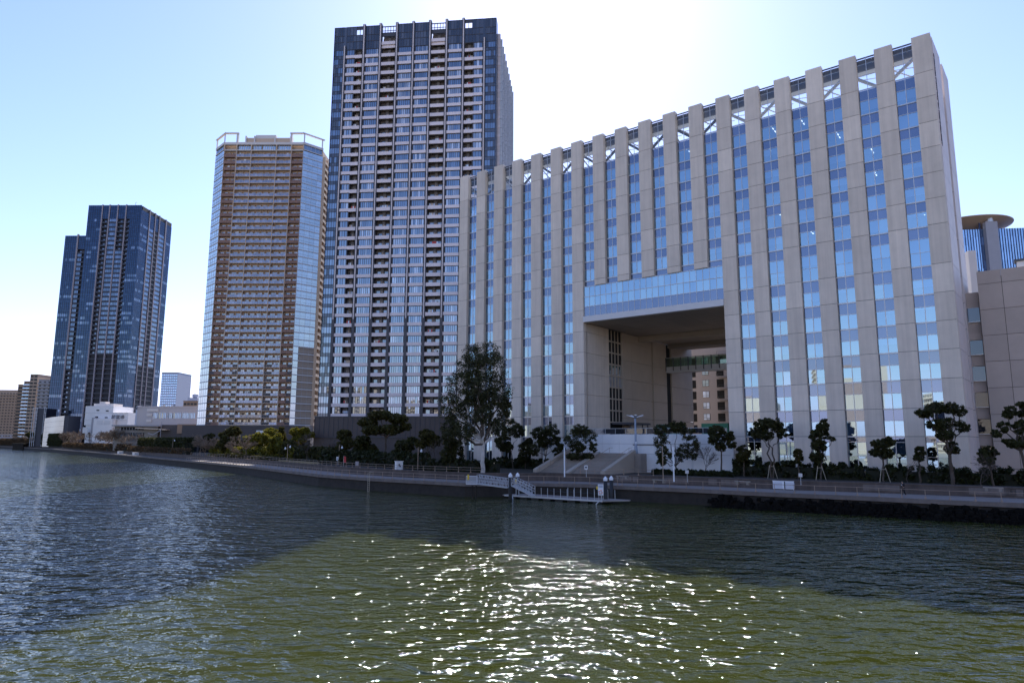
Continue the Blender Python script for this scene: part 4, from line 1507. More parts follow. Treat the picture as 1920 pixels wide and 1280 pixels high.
an = math.atan2(-6, hx(256.4) - hx(240))
text('wall_lettering', 'DENKO', 2.0, (hx(244.5), 6 - 6 * (244.5 - 240) / 16.4 - .35, hz(767.5)), (R(90), 0, an), 'ink', WH, .02)
# low pavilion with terrace
g = at(215, 796, 328)
PV = thing('riverside_pavilion', 'long low brown pavilion with dark ribbon windows and sloping terrace roof', 'building', (g.x, g.y, 0), -.08)
def vx(px): return (at(px, 800, 328) - g).x
def vz(py): return at(280, py, 328).z
p = MB()
p.box(vx(215), vx(300), 0, 14, 3, vz(799), 'granite')
p.box(vx(213), vx(306), -1.5, 14, vz(799), vz(796.5), 'aptgrey')
p.box(vx(300), vx(385), 1, 14, 3, vz(796), 'podium')
p.box(vx(340), vx(396), -1, 10, vz(812), vz(795), 'aptbrown')
p.build('wall', PV)
for (px0, px1, py0, py1) in ((228, 273, 806, 801), (230, 250, 818, 811), (252, 274, 818, 811)):
    q = MB(); q.box(vx(px0), vx(px1), -.12, -.01, vz(py0), vz(py1), 'black')
    for j in range(8): q.box(vx(px0) + j * (vx(px1) - vx(px0)) / 8 - .08, vx(px0) + j * (vx(px1) - vx(px0)) / 8 + .08, -.2, -.121, vz(py0), vz(py1), 'aptgrey')
    q.build('window', PV)
p = MB()
p.hexa([(vx(262), -2.5, vz(803)), (vx(322), -2.5, vz(806)), (vx(322), 5, vz(806)), (vx(262), 5, vz(803)), (vx(262), -2.5, vz(801.5)), (vx(322), -2.5, vz(805)), (vx(322), 5, vz(805)), (vx(262), 5, vz(801.5))], 'saucer')
p.build('terrace_roof', PV)
p = MB()
p.tube([(vx(288), -2.6, vz(812)), (vx(298), -2.6, vz(815)), (vx(313), -2.6, vz(806))], .22, 'aptgrey', 5)
p.tube([(vx(312.5), -2.6, 3), (vx(312.5), -2.6, vz(790))], .15, 'aptgrey', 5)
p.build('terrace_stair', PV)

# distant road bridge at the far left
g = at(-30, 822, 650)
BR = thing('road_bridge', 'low distant road bridge with pale parapet at the far left of the river', 'bridge', (g.x, g.y, 0), .05)
W_ = (at(34, 822, 650) - g).x
p = MB(); p.box(-40, W_ + 10, 0, 12, 6.6, 8.6, 'podium'); p.build('bridge_deck', BR)
p = MB(); p.box(-40, W_ + 10, -.3, 0, 8.6, 10.2, 'aptgrey')
for k in range(12): p.box(-40 + k * 8, -39 + k * 8, -.4, .2, 8.6, 11.6, 'aptgrey')
p.box(-40, W_ - 6, -.4, .1, 11.6, 12.4, 'aptgrey')
p.build('parapet', BR)
for k in range(3):
    q = MB(); q.box(-36 + k * 22, -32 + k * 22, 2, 10, -3, 6.6, 'quay'); q.build('bridge_pier', BR)
g = ground(38, 843, 0)
q = MB(); q.box(g.x - 4, g.x + 4, g.y - 3, g.y + 3, -3, 4.2, 'quay'); q.box(g.x - 4.6, g.x + 4.6, g.y - 3.5, g.y + 3.5, 4.2, 5.2, 'quay')
tag(q.build('mooring_dolphin'), 'dark square mooring block standing in the water at far left', 'mooring block')

# sunlit blocks on the near bank behind the viewpoint (seen only in the windows; row extended to bounce sunlight onto the facades)
NB_ = [(-430, 10, 70, 22, 36, 1.05, 'unseen cream apartment block on the near bank beside the river bend'), (-370, -70, 60, 20, 44, .85, 'cream apartment block on the near bank mirrored in the tower glass'),
       (-300, -115, 60, 20, 38, .75, 'cream apartment block on the near bank mirrored in the left office windows'), (-235, -150, 55, 20, 52, .7, 'tallest cream block on the near bank mirrored in the office windows'),
       (-165, -165, 60, 20, 36, .5, 'low unseen cream block on the near bank behind the viewpoint'), (-90, -185, 70, 22, 45, .3, 'wide unseen cream block on the near bank behind the bridge'),
       (-5, -195, 80, 22, 40, .0, 'unseen cream block on the near bank straight behind the viewpoint'), (90, -190, 80, 22, 48, -.1, 'unseen cream block on the near bank behind and right of the viewpoint'), (190, -200, 80, 22, 40, -.2, 'unseen cream block on the near bank furthest downriver')]
for i, (x, y, wd, dp, h, rz, lab) in enumerate(NB_):
    o = thing('near_bank_block', lab, 'building', (x, y, 0), rz)
    p = MB(); p.box(-wd / 2, wd / 2, -dp, 0, 2, h, 'facing'); p.build('wall', o)
    p = MB()
    for k in range(int(h / 3.2) - 1):
        z = 4 + k * 3.2
        p.box(-wd / 2, wd / 2, .02, 1.0, z - .1, z + .9, 'facing')
        for j in range(int(wd / 3.5)):
            p.box(-wd / 2 + j * 3.5 + .6, -wd / 2 + j * 3.5 + 2.6, .005, .015, z + 1, z + 2.5, 'black')
    p.build('balcony_front', o)
p = MB(); p.prism([(-1500, -2400), (1500, -2400), (900, -500), (300, -150), (120, -60), (-60, -45), (-200, -20), (-420, 70), (-1500, 500)], -2, 2.2, 'nearpave')  # unseen paving, brought close to bounce warm sunlight onto the facades
tag(p.build('near_bank_ground'), kind='structure')

# ------------------------------------------------------------------ vegetation
def leaf_mesh(name, clumps, per, size, m, parent, seed, flat=.8):
    g_ = np.random.default_rng(seed)
    cl = np.array([c[:3] for c in clumps]); rad = np.array([c[3] for c in clumps])
    tone = g_.random(len(clumps))
    idx = np.repeat(np.arange(len(clumps)), per)
    n_ = len(idx)
    d = g_.normal(size=(n_, 3)); d /= np.linalg.norm(d, axis=1)[:, None]
    rr = g_.random(n_) ** .45
    c = cl[idx] + d * (rad[idx] * rr)[:, None] * np.array([1, 1, flat])
    u = g_.normal(size=(n_, 3)); u /= np.linalg.norm(u, axis=1)[:, None]
    v = np.cross(u, g_.normal(size=(n_, 3))); v /= np.linalg.norm(v, axis=1)[:, None]
    s = size * (0.6 + .8 * g_.random(n_))[:, None]
    P = np.stack([c - u * s, c + v * s * .45, c + u * s, c - v * s * .45], 1).reshape(-1, 3)
    me = bpy.data.meshes.new(name)
    me.vertices.add(4 * n_)
    me.vertices.foreach_set('co', P.ravel())
    me.loops.add(4 * n_)
    me.loops.foreach_set('vertex_index', np.arange(4 * n_, dtype=np.int32))
    me.polygons.add(n_)
    me.polygons.foreach_set('loop_start', np.arange(0, 4 * n_, 4, dtype=np.int32))
    me.materials.append(M[m])
    a = me.attributes.new('rnd', 'FLOAT', 'FACE')
    a.data.foreach_set('value', np.clip(.55 * tone[idx] + .45 * g_.random(n_), 0, 1).astype(np.float32))
    me.update(calc_edges=True)
    o = bpy.data.objects.new(name, me)
    C.objects.link(o)
    o.parent = parent
    return o

def limb(mb, a, b, r0, r1, m, g_, wob=.08, n=5):
    a, b = Vector(a), Vector(b)
    L = (b - a).length
    pts = [a.lerp(b, k / n) + Vector(g_.normal(size=3) * L * wob * (0 if k in (0, n) else .5)) for k in range(n + 1)]
    mb.tube(pts, [r0 + (r1 - r0) * k / n for k in range(n + 1)], m, 6)

def leafy_tree(name, label, base_px, base_z, depth, blobs, leaf='leaf', bark='bark', trunk_r=.14, dens=1.0, seed=0, lsize=.125, group=None, stakes=False, stems=1, cat='tree', lean=0.0):
    """blobs: crown masses as surveyed (column, row, half width, half height in photo pixels) in the tree's own plane"""
    g_ = np.random.default_rng(seed + 100)
    b0 = at(base_px, 870, depth); b0.z = base_z
    o = thing(name, label, cat, b0, 0, group)
    s = mpp(depth)
    clumps = []
    tr_ = MB()
    centers = []
    for (px, py, rx, ry) in blobs:
        c = at(px, py, depth) - b0
        c.y = g_.uniform(-.5, .5) * rx * s
        centers.append((c, rx * s, ry * s))
        RX, RY = rx * s, ry * s
        cr = max(.3, min(RX, RY) * .38)
        ncl = max(4, int(dens * 5.5 * (RX * RX * RY) / (cr ** 3) * .35))
        for _ in range(ncl):
            while True:
                d = g_.uniform(-1, 1, 3)
                if .15 < np.dot(d, d) < 1: break
            clumps.append((c.x + d[0] * RX * .95, c.y + d[1] * RX * .95, c.z + d[2] * RY * .95, cr * g_.uniform(.55, 1.0)))
    top = max(c.z for c, _, _ in centers)
    fork = min(c.z - b * .9 for c, a, b in centers)
    fork = max(.6, min(fork, top * .55))
    cxm = sum(c.x for c, _, _ in centers) / len(centers)
    for st in range(stems):
        fx = cxm * .5 + lean + (st - (stems - 1) / 2) * .5
        f = Vector((fx, 0, fork))
        limb(tr_, (st * .25 - (stems - 1) * .12, 0, -.2), f, trunk_r, trunk_r * .75, bark, g_, .05)
        for k, (c, a, b) in enumerate(centers):
            if k % stems != st: continue
            lm = bark if (bark == 'bark' or k % 3 == 0) else 'bark'
            limb(tr_, f, (c.x, c.y, c.z - b * .2), trunk_r * .6, trunk_r * .22, lm, g_, .1)
            for _ in range(3):
                e = Vector((c.x, c.y, c.z)) + Vector(g_.uniform(-.75, .75, 3) * np.array([a, a, b]))
                limb(tr_, (c.x, c.y, c.z - b * .3), e, trunk_r * .25, .015, 'bark', g_, .12, 3)
    tr_.build('trunk', o)
    tot = len(clumps)
    per = int(min(90, max(16, (34000 if 'eucalyptus' in name else 17000) / tot)))
    leaf_mesh('crown', clumps, per, lsize, leaf, o, seed)
    if stakes:
        for a in (-1, 1):
            q = MB(); q.tube([(a * .75, -.3, -.05), (a * .28, -.1, 2.0)], .045, 'stake', 5); q.build('support_stake', o)
        q = MB(); q.tube([(-.4, -.1, 1.75), (.4, -.1, 1.75)], .04, 'stake', 5); q.build('support_stake', o)
    return o

def bare_tree(name, label, base_px, base_z, depth, h, spread, m='twig', seed=0, group=None, r=.13, levels=4):
    rmin = .00016 * depth
    g_ = np.random.default_rng(seed + 500)
    b0 = at(base_px, 870, depth); b0.z = base_z
    o = thing(name, label, 'tree', b0, 0, group)
    tr_ = MB(); tw = MB()
    def grow(p, d, L, r_, lev):
        q = p + d * L
        mid = p.lerp(q, .5) + Vector(g_.normal(size=3) * L * .06)
        (tr_ if lev < 2 else tw).tube([p, mid, q], [max(r_, rmin), max(r_ * .8, rmin), max(r_ * .6, rmin)], m, 3 if lev > 2 else 5, cap=False)
        if lev >= levels: return
        for k in range(g_.integers(3, 5) if lev else 4):
            nd = (d + Vector(g_.normal(size=3)) * (.62 if lev else .75) * np.clip(spread, .5, 2)).normalized()
            if nd.z < .02: nd.z = abs(nd.z) * .5 + .1; nd.normalize()
            grow(q if k else mid, nd, L * g_.uniform(.62, .85), r_ * .55, lev + 1)
    grow(Vector((0, 0, -.1)), Vector((g_.normal() * .1, g_.normal() * .1, 1)).normalized(), h * .30, r, 0)
    tr_.build('trunk', o)
    tw.build('bare_crown', o)
    return o

def hedge(name, label, px0, px1, depth0, depth1, z0, z1, thick, leaf='hedge', seed=0, cat='hedge'):
    g_ = np.random.default_rng(seed + 900)
    a = at(px0, 870, depth0); b2 = at(px1, 870, depth1)
    L = (Vector((b2.x, b2.y)) - Vector((a.x, a.y))).length
    o = thing(name, label, cat, (a.x, a.y, z0), math.atan2(b2.y - a.y, b2.x - a.x))
    clumps = []
    cr = min(.5, (z1 - z0) * .35)
    for _ in range(int(L * thick * (z1 - z0) / cr ** 3 * .30) + 6):
        zz_ = g_.uniform(0.1, 1) * (z1 - z0) + g_.normal() * .08
        clumps.append((g_.uniform(0, L), g_.uniform(-thick / 2, thick / 2), zz_, cr * g_.uniform(.6, 1)))
    per = int(min(60, max(14, 22000 / len(clumps))))
    leaf_mesh('hedge_foliage', clumps, per, .2 if depth0 < 130 else .3, leaf, o, seed, 1)
    p = MB(); p.box(.05, L - .05, -thick * .32, thick * .32, -.1, (z1 - z0) * .72, 'hedgecore'); p.build('hedge_stems', o)
    return o

def fd(px, off): return facade_pt(px, off).y

def wd(px, off): return along(WALL, px)[0].y + off
# great eucalyptus
leafy_tree('eucalyptus_tree', 'tall eucalyptus with a pale bare trunk rising before the office block', 905, 3.0, 114, [
    (903, 664, 40, 28), (925, 690, 28, 30), (878, 690, 30, 28), (860, 722, 26, 26), (900, 725, 32, 26), (935, 735, 24, 32), (945, 765, 15, 22), (846, 762, 25, 30), (880, 768, 26, 24), (908, 780, 24, 22), (930, 800, 18, 18), (845, 800, 20, 24), (872, 812, 22, 22), (890, 705, 22, 22), (918, 750, 20, 20), (890, 745, 20, 22)],
    'euca', 'palebark', .42, 1.9, 1, .16, stems=1, lean=.6)
leafy_tree('slender_tree', 'dark tall shrubby tree filling the space left of the eucalyptus trunk', 846, 3.0, 120, [(846, 822, 18, 30), (858, 845, 14, 22), (838, 855, 14, 18)], 'leaf', seed=2)
leafy_tree('evergreen_tree', 'slender evergreen with a long bare stem just right of the eucalyptus', 962, 3.0, fd(962, -7), [(955, 800, 20, 18), (942, 825, 14, 18), (972, 808, 12, 14), (950, 838, 14, 10)], seed=3)
leafy_tree('evergreen_tree', 'small bushy evergreen in the strip between two office window columns', 985, 3.0, fd(985, -6), [(985, 842, 13, 16), (980, 858, 10, 10), (990, 828, 9, 10)], seed=4)
leafy_tree('evergreen_tree', 'round headed evergreen with drooping side clump left of the white pole', 1024, 3.0, fd(1024, -8), [(1014, 812, 20, 12), (1036, 808, 14, 14), (1042, 825, 10, 10), (1003, 842, 12, 14), (1020, 830, 14, 10)], seed=5)
leafy_tree('evergreen_tree', 'low thin evergreen between the round headed tree and the white pole', 1047, 3.0, fd(1047, -7), [(1047, 848, 12, 12), (1052, 838, 8, 8)], seed=6, dens=.7)
leafy_tree('evergreen_tree', 'full dark evergreen directly left of the staircase', 1092, 3.0, fd(1092, -9), [(1088, 808, 20, 12), (1072, 825, 17, 14), (1105, 820, 15, 14), (1082, 838, 16, 10), (1112, 838, 8, 10), (1075, 855, 15, 7), (1103, 857, 15, 7)], seed=7)
leafy_tree('evergreen_tree', 'large spreading evergreen covering the right side of the staircase', 1269, 3.0, fd(1269, -9), [(1243, 806, 16, 13), (1270, 800, 20, 11), (1240, 828, 14, 16), (1290, 815, 14, 14), (1298, 840, 14, 22), (1280, 850, 14, 18), (1245, 852, 15, 13), (1240, 866, 10, 8)], seed=8)
leafy_tree('evergreen_tree', 'evergreen with bare lower trunk against the right gateway pier', 1352, 3.0, fd(1352, -8), [(1343, 808, 17, 11), (1336, 822, 13, 11), (1365, 818, 14, 12), (1370, 832, 9, 9), (1352, 838, 10, 10)], seed=9, stakes=False)
leafy_tree('shrub_tree', 'little pale green evergreen right of the gateway pier', 1394, 3.0, fd(1394, -6), [(1392, 842, 9, 9), (1390, 857, 11, 10), (1402, 850, 8, 8)], 'olive', seed=10)
leafy_tree('evergreen_tree', 'twin stemmed evergreen with a gap in its crown before the first right window strip', 1446, 3.0, fd(1446, -8), [(1422, 812, 17, 12), (1435, 795, 20, 11), (1458, 798, 14, 14), (1468, 812, 10, 11), (1440, 815, 12, 12)], seed=11, stems=2, stakes=True)
leafy_tree('shrub_tree', 'small thin leaved tree between two staked evergreens', 1496, 3.0, fd(1496, -6), [(1494, 850, 9, 10), (1500, 862, 9, 8)], 'olive', seed=12, dens=.8)
leafy_tree('evergreen_tree', 'upright dark evergreen on stakes before the third right window strip', 1536, 3.0, fd(1536, -8), [(1540, 802, 14, 9), (1527, 817, 11, 11), (1548, 815, 9, 9), (1532, 835, 15, 12), (1560, 823, 7, 5), (1530, 856, 13, 11), (1545, 792, 8, 7)], seed=13, stakes=True)
leafy_tree('evergreen_tree', 'low spreading evergreen on pale stakes before a cream reflection', 1655, 3.0, fd(1655, -8), [(1650, 832, 14, 9), (1665, 828, 13, 10), (1643, 847, 12, 8), (1662, 850, 13, 9)], seed=14, stakes=True)
leafy_tree('shrub_tree', 'small dark leaning tree left of the big right hand evergreen', 1722, 3.0, fd(1722, -7), [(1728, 845, 11, 8), (1720, 857, 10, 8)], seed=15)
leafy_tree('evergreen_tree', 'big flat topped evergreen with thick forked trunk at the right end of the office block', 1783, 3.0, fd(1783, -8), [(1732, 774, 18, 10), (1760, 764, 20, 12), (1783, 766, 14, 12), (1803, 770, 11, 11), (1755, 795, 18, 12), (1780, 795, 18, 14), (1803, 800, 13, 14), (1770, 815, 16, 10), (1785, 840, 12, 14)], seed=16, trunk_r=.26, dens=1.15)
leafy_tree('evergreen_tree', 'evergreen with angled branches cut by the right edge of the view', 1925, 3.0, fd(1900, -11), [(1898, 772, 14, 13), (1922, 768, 16, 16), (1885, 800, 10, 12), (1912, 800, 12, 14), (1870, 812, 10, 8), (1895, 830, 16, 9), (1925, 830, 14, 16)], seed=17, trunk_r=.2, stems=1)
bare_tree('bare_tree', 'thin leafless tree right of the staked low evergreen', 1700, 3.0, fd(1700, -7), 4.6, .7, 'darktwig', 21, r=.05, levels=3)
bare_tree('bare_tree', 'leafless tree with long slanting twigs before the annex link', 1838, 3.0, fd(1838, -9), 5.2, .9, 'darktwig', 22, r=.06)
bare_tree('bare_tree', 'purple brown leafless tree beside the right gateway pier', 1322, 3.0, fd(1322, -8), 5.4, .55, 'darktwig', 23, r=.07)
leafy_tree('evergreen_tree', 'dark evergreen bush at the foot of the annex link', 1860, 3.0, fd(1860, -8), [(1858, 850, 16, 13), (1848, 864, 12, 9)], seed=18)

# shrub belts at the foot of the office
hedge('shrub_hedge', 'dark clipped hedge along the office base left of the staircase', 930, 1062, fd(930, -5), fd(1062, -5), 3, 4.9, 1.6, seed=1)
hedge('shrub_hedge', 'ragged dark shrub belt along the office base right of the gateway', 1375, 1620, fd(1375, -5), fd(1620, -5), 3, 5.3, 1.8, seed=2)
hedge('shrub_hedge', 'deep shadowed shrub belt at the right end below the annex', 1622, 1935, fd(1622, -5.5), fd(1935, -5.5), 3, 5.0, 2.2, seed=3)
hedge('ground_hedge', 'low dark ground hedge right of the staircase foot', 1222, 1375, fd(1222, -9), fd(1375, -9), 3, 3.7, 1.4, seed=4)
hedge('ground_hedge', 'low dark ground hedge beside the white sign at the staircase foot', 1040, 1094, fd(1040, -8), fd(1094, -9), 3, 3.8, 1.4, seed=5)
hedge('shrub_hedge', 'dark shrub belt under the eucalyptus and left towards the podium', 800, 935, 122, 116, 3, 5.2, 2, seed=6)
hedge('shrub_hedge', 'dense dark shrub mass before the podium of the charcoal tower', 610, 800, 158, 128, 3, 6.0, 3, seed=7)

# dark planting before the charcoal tower
leafy_tree('broad_tree', 'broad umbrella shaped dark tree before the podium of the charcoal tower', 722, 3.0, 150, [(715, 778, 26, 9), (745, 785, 22, 10), (690, 792, 20, 9), (700, 806, 22, 10), (735, 805, 22, 10), (760, 800, 12, 8)], 'olive', seed=30, trunk_r=.24, lsize=.26)
leafy_tree('dark_tree', 'dim olive tree beside the slim lamp post left of the broad tree', 648, 3.0, 160, [(645, 815, 14, 10), (655, 830, 14, 10), (640, 838, 12, 10)], 'olive', seed=31, lsize=.25)
leafy_tree('dark_tree', 'dim round tree left under the broad umbrella tree', 690, 3.0, 155, [(680, 830, 16, 14), (695, 845, 14, 12), (672, 848, 12, 10)], seed=32, lsize=.25)
leafy_tree('dark_tree', 'dim tree with bushy head right under the broad umbrella tree', 765, 3.0, 140, [(755, 838, 18, 14), (772, 832, 13, 12), (745, 852, 12, 10)], seed=33, lsize=.24)
leafy_tree('dark_tree', 'domed dark tree on stakes left of the eucalyptus', 803, 3.0, 132, [(800, 815, 16, 10), (812, 826, 14, 12), (790, 832, 13, 10)], 'olive', seed=34, lsize=.22, stakes=True)
bare_tree('bare_tree', 'reddish leafless tree under the domed dark tree', 815, 3.0, 128, 6.0, .7, 'darktwig', 35, r=.08)
bare_tree('bare_tree', 'large dim leafless tree before the foot of the tan tower', 575, 3.0, 175, 9.5, .8, 'darktwig', 36, r=.16)
bare_tree('bare_tree', 'dim leafless tree at the left corner of the podium', 605, 3.0, 168, 8.5, .8, 'darktwig', 37, r=.14)

# sunlit garden before the tan tower
leafy_tree('garden_tree', 'dense dark green garden tree with a sunlit top left of the yellow ones', 428, 3.0, 215, [(425, 818, 14, 13), (440, 808, 12, 10), (418, 835, 12, 10), (440, 828, 13, 12)], 'olive', seed=40, lsize=.34)
leafy_tree('garden_tree', 'feathery yellow green garden tree behind a bare cherry', 470, 3.0, 205, [(465, 825, 13, 11), (482, 822, 11, 12), (470, 838, 12, 9)], 'lit', seed=41, lsize=.32, dens=.8)
leafy_tree('garden_tree', 'yellow green garden tree with a forked dark trunk in the sunlit lawn', 497, 3.0, 200, [(495, 822, 13, 11), (508, 832, 10, 10), (487, 838, 9, 8)], 'lit', seed=42, lsize=.32, dens=.8)
leafy_tree('garden_tree', 'conical dark green tree behind the white signboard', 528, 3.0, 222, [(528, 808, 6, 8), (528, 820, 9, 9), (530, 833, 11, 9)], 'olive', seed=43, lsize=.3)
leafy_tree('garden_tree', 'rounded yellow olive tree below the white signboard', 522, 3.0, 190, [(515, 828, 13, 11), (530, 836, 11, 9), (510, 842, 9, 8)], 'lit', seed=44, lsize=.3)
leafy_tree('garden_tree', 'bright yellow topped tree close to the lobby glazing', 562, 3.0, 210, [(556, 810, 13, 8), (572, 808, 10, 7), (582, 815, 9, 7), (562, 824, 14, 9)], 'lit', seed=45, lsize=.32)
leafy_tree('garden_tree', 'golden shrub tree on the warehouse terrace', 355 - 8, 9.0, 285, [(346, 810 - 2, 0.1 + 9, 7), (352, 804, 7, 6)], 'lit', seed=46, lsize=.4) if False else None
leafy_tree('garden_tree', 'spreading yellow green tree between the forked tree and the signboard', 508, 3.0, 214, [(505, 812, 13, 10), (518, 820, 11, 10), (497, 826, 11, 9)], 'lit', seed=47, lsize=.32, dens=.8)
leafy_tree('garden_tree', 'low olive bush tree at the right end of the sunlit lawn', 545, 3.0, 186, [(542, 834, 12, 10), (552, 842, 11, 8), (533, 846, 10, 7)], 'olive', seed=48, lsize=.3)
leafy_tree('garden_tree', 'dark evergreen behind the bare cherries left of the garden', 398, 3.0, 235, [(395, 822, 10, 10), (404, 832, 10, 9), (388, 836, 10, 8)], 'leaf', seed=49, lsize=.34)
for i, (px, d, h) in enumerate(((385, 205, 9.0), (402, 198, 8.5), (372, 214, 8.5), (448, 190, 8.0), (462, 186, 8.0))):
    bare_tree('bare_cherry_tree', ('grey pink leafless cherry left of the dense garden tree', 'grey pink leafless cherry nearest the railing left of the dense garden tree', 'grey pink leafless cherry closest to the dark hedge block', 'pale leafless cherry in front of the yellow garden trees', 'pale leafless cherry with fine twigs below the rust balconies')[i],
              px, 3.0, wd(px, 9 + 2 * (i % 2)), h, 1.0, 'twig', 50 + i, r=.18, levels=5)
for i in range(9):
    t = i / 8
    px = 118 + 125 * t
    d = wd(px, 11)
    bare_tree('bare_cherry_tree', 'brown pink leafless cherry in the long row below the white factory', px, 3.0, d, 11.5 + (i * 37 % 5) * .5, 1.15, 'twig', 60 + i, 'row of bare cherries below the factory', r=.25, levels=5)
bare_tree('bare_cherry_tree', 'brown leafless tree by the far bridge', 38, 3.0, wd(38, 14), 13, 1.1, 'twig', 71, r=.25)
leafy_tree('dark_tree', 'dark evergreen clump between the far bridge and the silver hall', 62, 3.0, wd(62, 18), [(60, 815, 8, 5), (70, 819, 8, 4)], 'olive', seed=72, lsize=.6)
hedge('clipped_hedge', 'tall dark clipped hedge block before the low pavilion', 262, 352, wd(262, 16), wd(352, 16), 3, 9.0, 4, 'leaf', seed=8)
hedge('dark_thicket', 'long dark thicket on the bank below the silver hall', 66, 118, wd(66, 12), wd(118, 12), 3, 12, 6, 'leaf', seed=9)
hedge('bank_thicket', 'brown leafless thicket along the terrace edge below the clipped hedge', 240, 352, wd(240, 6), wd(352, 6), 3, 5.2, 2.5, 'brownleaf', seed=12)
hedge('bank_thicket', 'brown leafless thicket along the bank under the row of bare cherries', 118, 238, wd(118, 6), wd(238, 6), 3, 6, 3, 'brownleaf', seed=13)
hedge('golden_shrub', 'sunlit golden green shrubs under the yellow garden trees', 468, 560, 203, 184, 3, 6.2, 4, 'lit', seed=15)
hedge('golden_shrub', 'sunlit golden green shrubs behind the bare cherries', 400, 462, 226, 206, 3, 6.0, 4, 'lit', seed=16)
hedge('dark_thicket', 'dim thicket between the bare trees and the podium corner', 556, 640, 186, 160, 3, 6.5, 3, 'leaf', seed=14)
hedge('bank_thicket', 'low dark thicket on the far bank between the distant bridge and the silver hall', -15, 68, wd(-15, 9), wd(68, 9), 3, 8.5, 5, 'brownleaf', seed=17)
hedge('ground_hedge', 'clipped green hedge on the sunlit lawn before the tan tower', 425, 466, wd(425, 6), wd(466, 6), 3, 4.2, 2.5, 'olive', seed=10)
hedge('ground_hedge', 'second clipped green hedge further right on the sunlit lawn', 478, 512, wd(478, 6), wd(512, 6), 3, 4.0, 2.5, 'olive', seed=11)

# lawn in winter colour, and the tufts that edge the quay
lw = MB()
def lawn(px0, px1, n_, d0, d1):
    ks = [px0 + (px1 - px0) * k / n_ for k in range(n_ + 1)]
    fr_ = []
    for k in ks:
        p_, t_ = along(WALL, k)
        fr_.append((p_ + Vector((-t_.y, t_.x)) * d0, p_ + Vector((-t_.y, t_.x)) * d1))
    for k in range(n_):
        (a, b_), (c, d) = fr_[k], fr_[k + 1]
        lw.face([(a.x, a.y, Z_UP + .02), (c.x, c.y, Z_UP + .02), (d.x, d.y, Z_UP + .02), (b_.x, b_.y, Z_UP + .02)], 'turf')
lawn(358, 560, 10, 1.2, 26)
lawn(120, 235, 8, 3, 16)
tag(lw.build('winter_lawn'), kind='structure')

# riprap mound in the water along the right quay
g_ = np.random.default_rng(5)
p = MB()
for _ in range(620):
    px = g_.uniform(1335, 1935)
    r_ = along(EDGE, px)
    if not r_: continue
    q, t = r_
    nn_ = Vector((t.y, -t.x))
    dd_ = g_.uniform(.2, 2.6)
    c = Vector((q.x + nn_.x * dd_, q.y + nn_.y * dd_, 1.4 - dd_ * .66 + g_.uniform(-.2, .2)))
    s = g_.uniform(.25, .55)
    a0 = g_.uniform(0, 6.28)
    pts = []
    for k in range(4):
        pts.append((c.x + s * math.cos(a0 + k * 1.57) * g_.uniform(.8, 1.2), c.y + s * math.sin(a0 + k * 1.57) * g_.uniform(.8, 1.2), c.z - s * .6))
    for k in range(4):
        pts.append((c.x + s * .7 * math.cos(a0 + k * 1.57) * g_.uniform(.7, 1.2), c.y + s * .7 * math.sin(a0 + k * 1.57) * g_.uniform(.7, 1.2), c.z + s * g_.uniform(.3, .6)))
    p.hexa(pts, 'rock')
tag(p.build('riprap_rubble'), kind='stuff')

# ------------------------------------------------------------------ railings
def railing(name, label, poly, z, h, step, rails, m, postr=.035, tall=None, d=.3):
    pl = offset_poly(poly, d)
    o = thing(name, label, 'railing')
    rl = MB()
    for zz_ in rails:
        rl.tube([(x, y, z + zz_) for x, y in pl], .03, m, 5)
    rl.build('rail', o)
    posts = []
    carry = 0
    for i in range(len(pl) - 1):
        a, b2 = Vector(pl[i]), Vector(pl[i + 1])
        L = (b2 - a).length
        s = carry
        while s < L:
            q = a.lerp(b2, s / L)
            mb = MB()
            mb.tube([(q.x, q.y, z), (q.x, q.y, z + h)], postr, m, 5)
            mb.box(q.x - .09, q.x + .09, q.y - .09, q.y + .09, z, z + .12, m)
            posts.append(((q.x, q.y, z), mb))
            s += step
        carry = s - L
    repeats(o, 'post', posts, 100, 'post_row')
    return o
def cut(poly, px0, px1):
    a, b2 = along(poly, px0)[0], along(poly, px1)[0]
    mid = [p for p in poly if a.x < p[0] < b2.x and p[1] > 20]
    return [(a.x, a.y)] + mid + [(b2.x, b2.y)]
railing('quay_railing', 'thin bronze railing along the quay edge right of the floating dock', cut(EDGE, 1165, 1935), Z_LOW + .1, 1.05, 2.35, (1.0, ), 'railing')
railing('quay_railing', 'thin bronze railing along the quay edge behind the floating dock', cut(EDGE, 962, 1160), Z_LOW + .1, 1.05, 2.4, (1.0, ), 'railing')
railing('quay_railing', 'thin dark railing along the quay left of the gangway', cut(EDGE, 345, 868), Z_LOW + .1, 1.1, 2.4, (1.05, .6), 'railing')
railing('terrace_railing', 'brown railing on the flood wall before the garden and podium', cut(WALL, 352, 905), Z_UP + .27, .85, 2.6, (.8, .4), 'railing')
railing('terrace_railing', 'dark railing on the flood wall at the foot of the staircase', cut(WALL, 1088, 1225), Z_UP + .27, .9, 2.4, (.85, .45), 'railing')

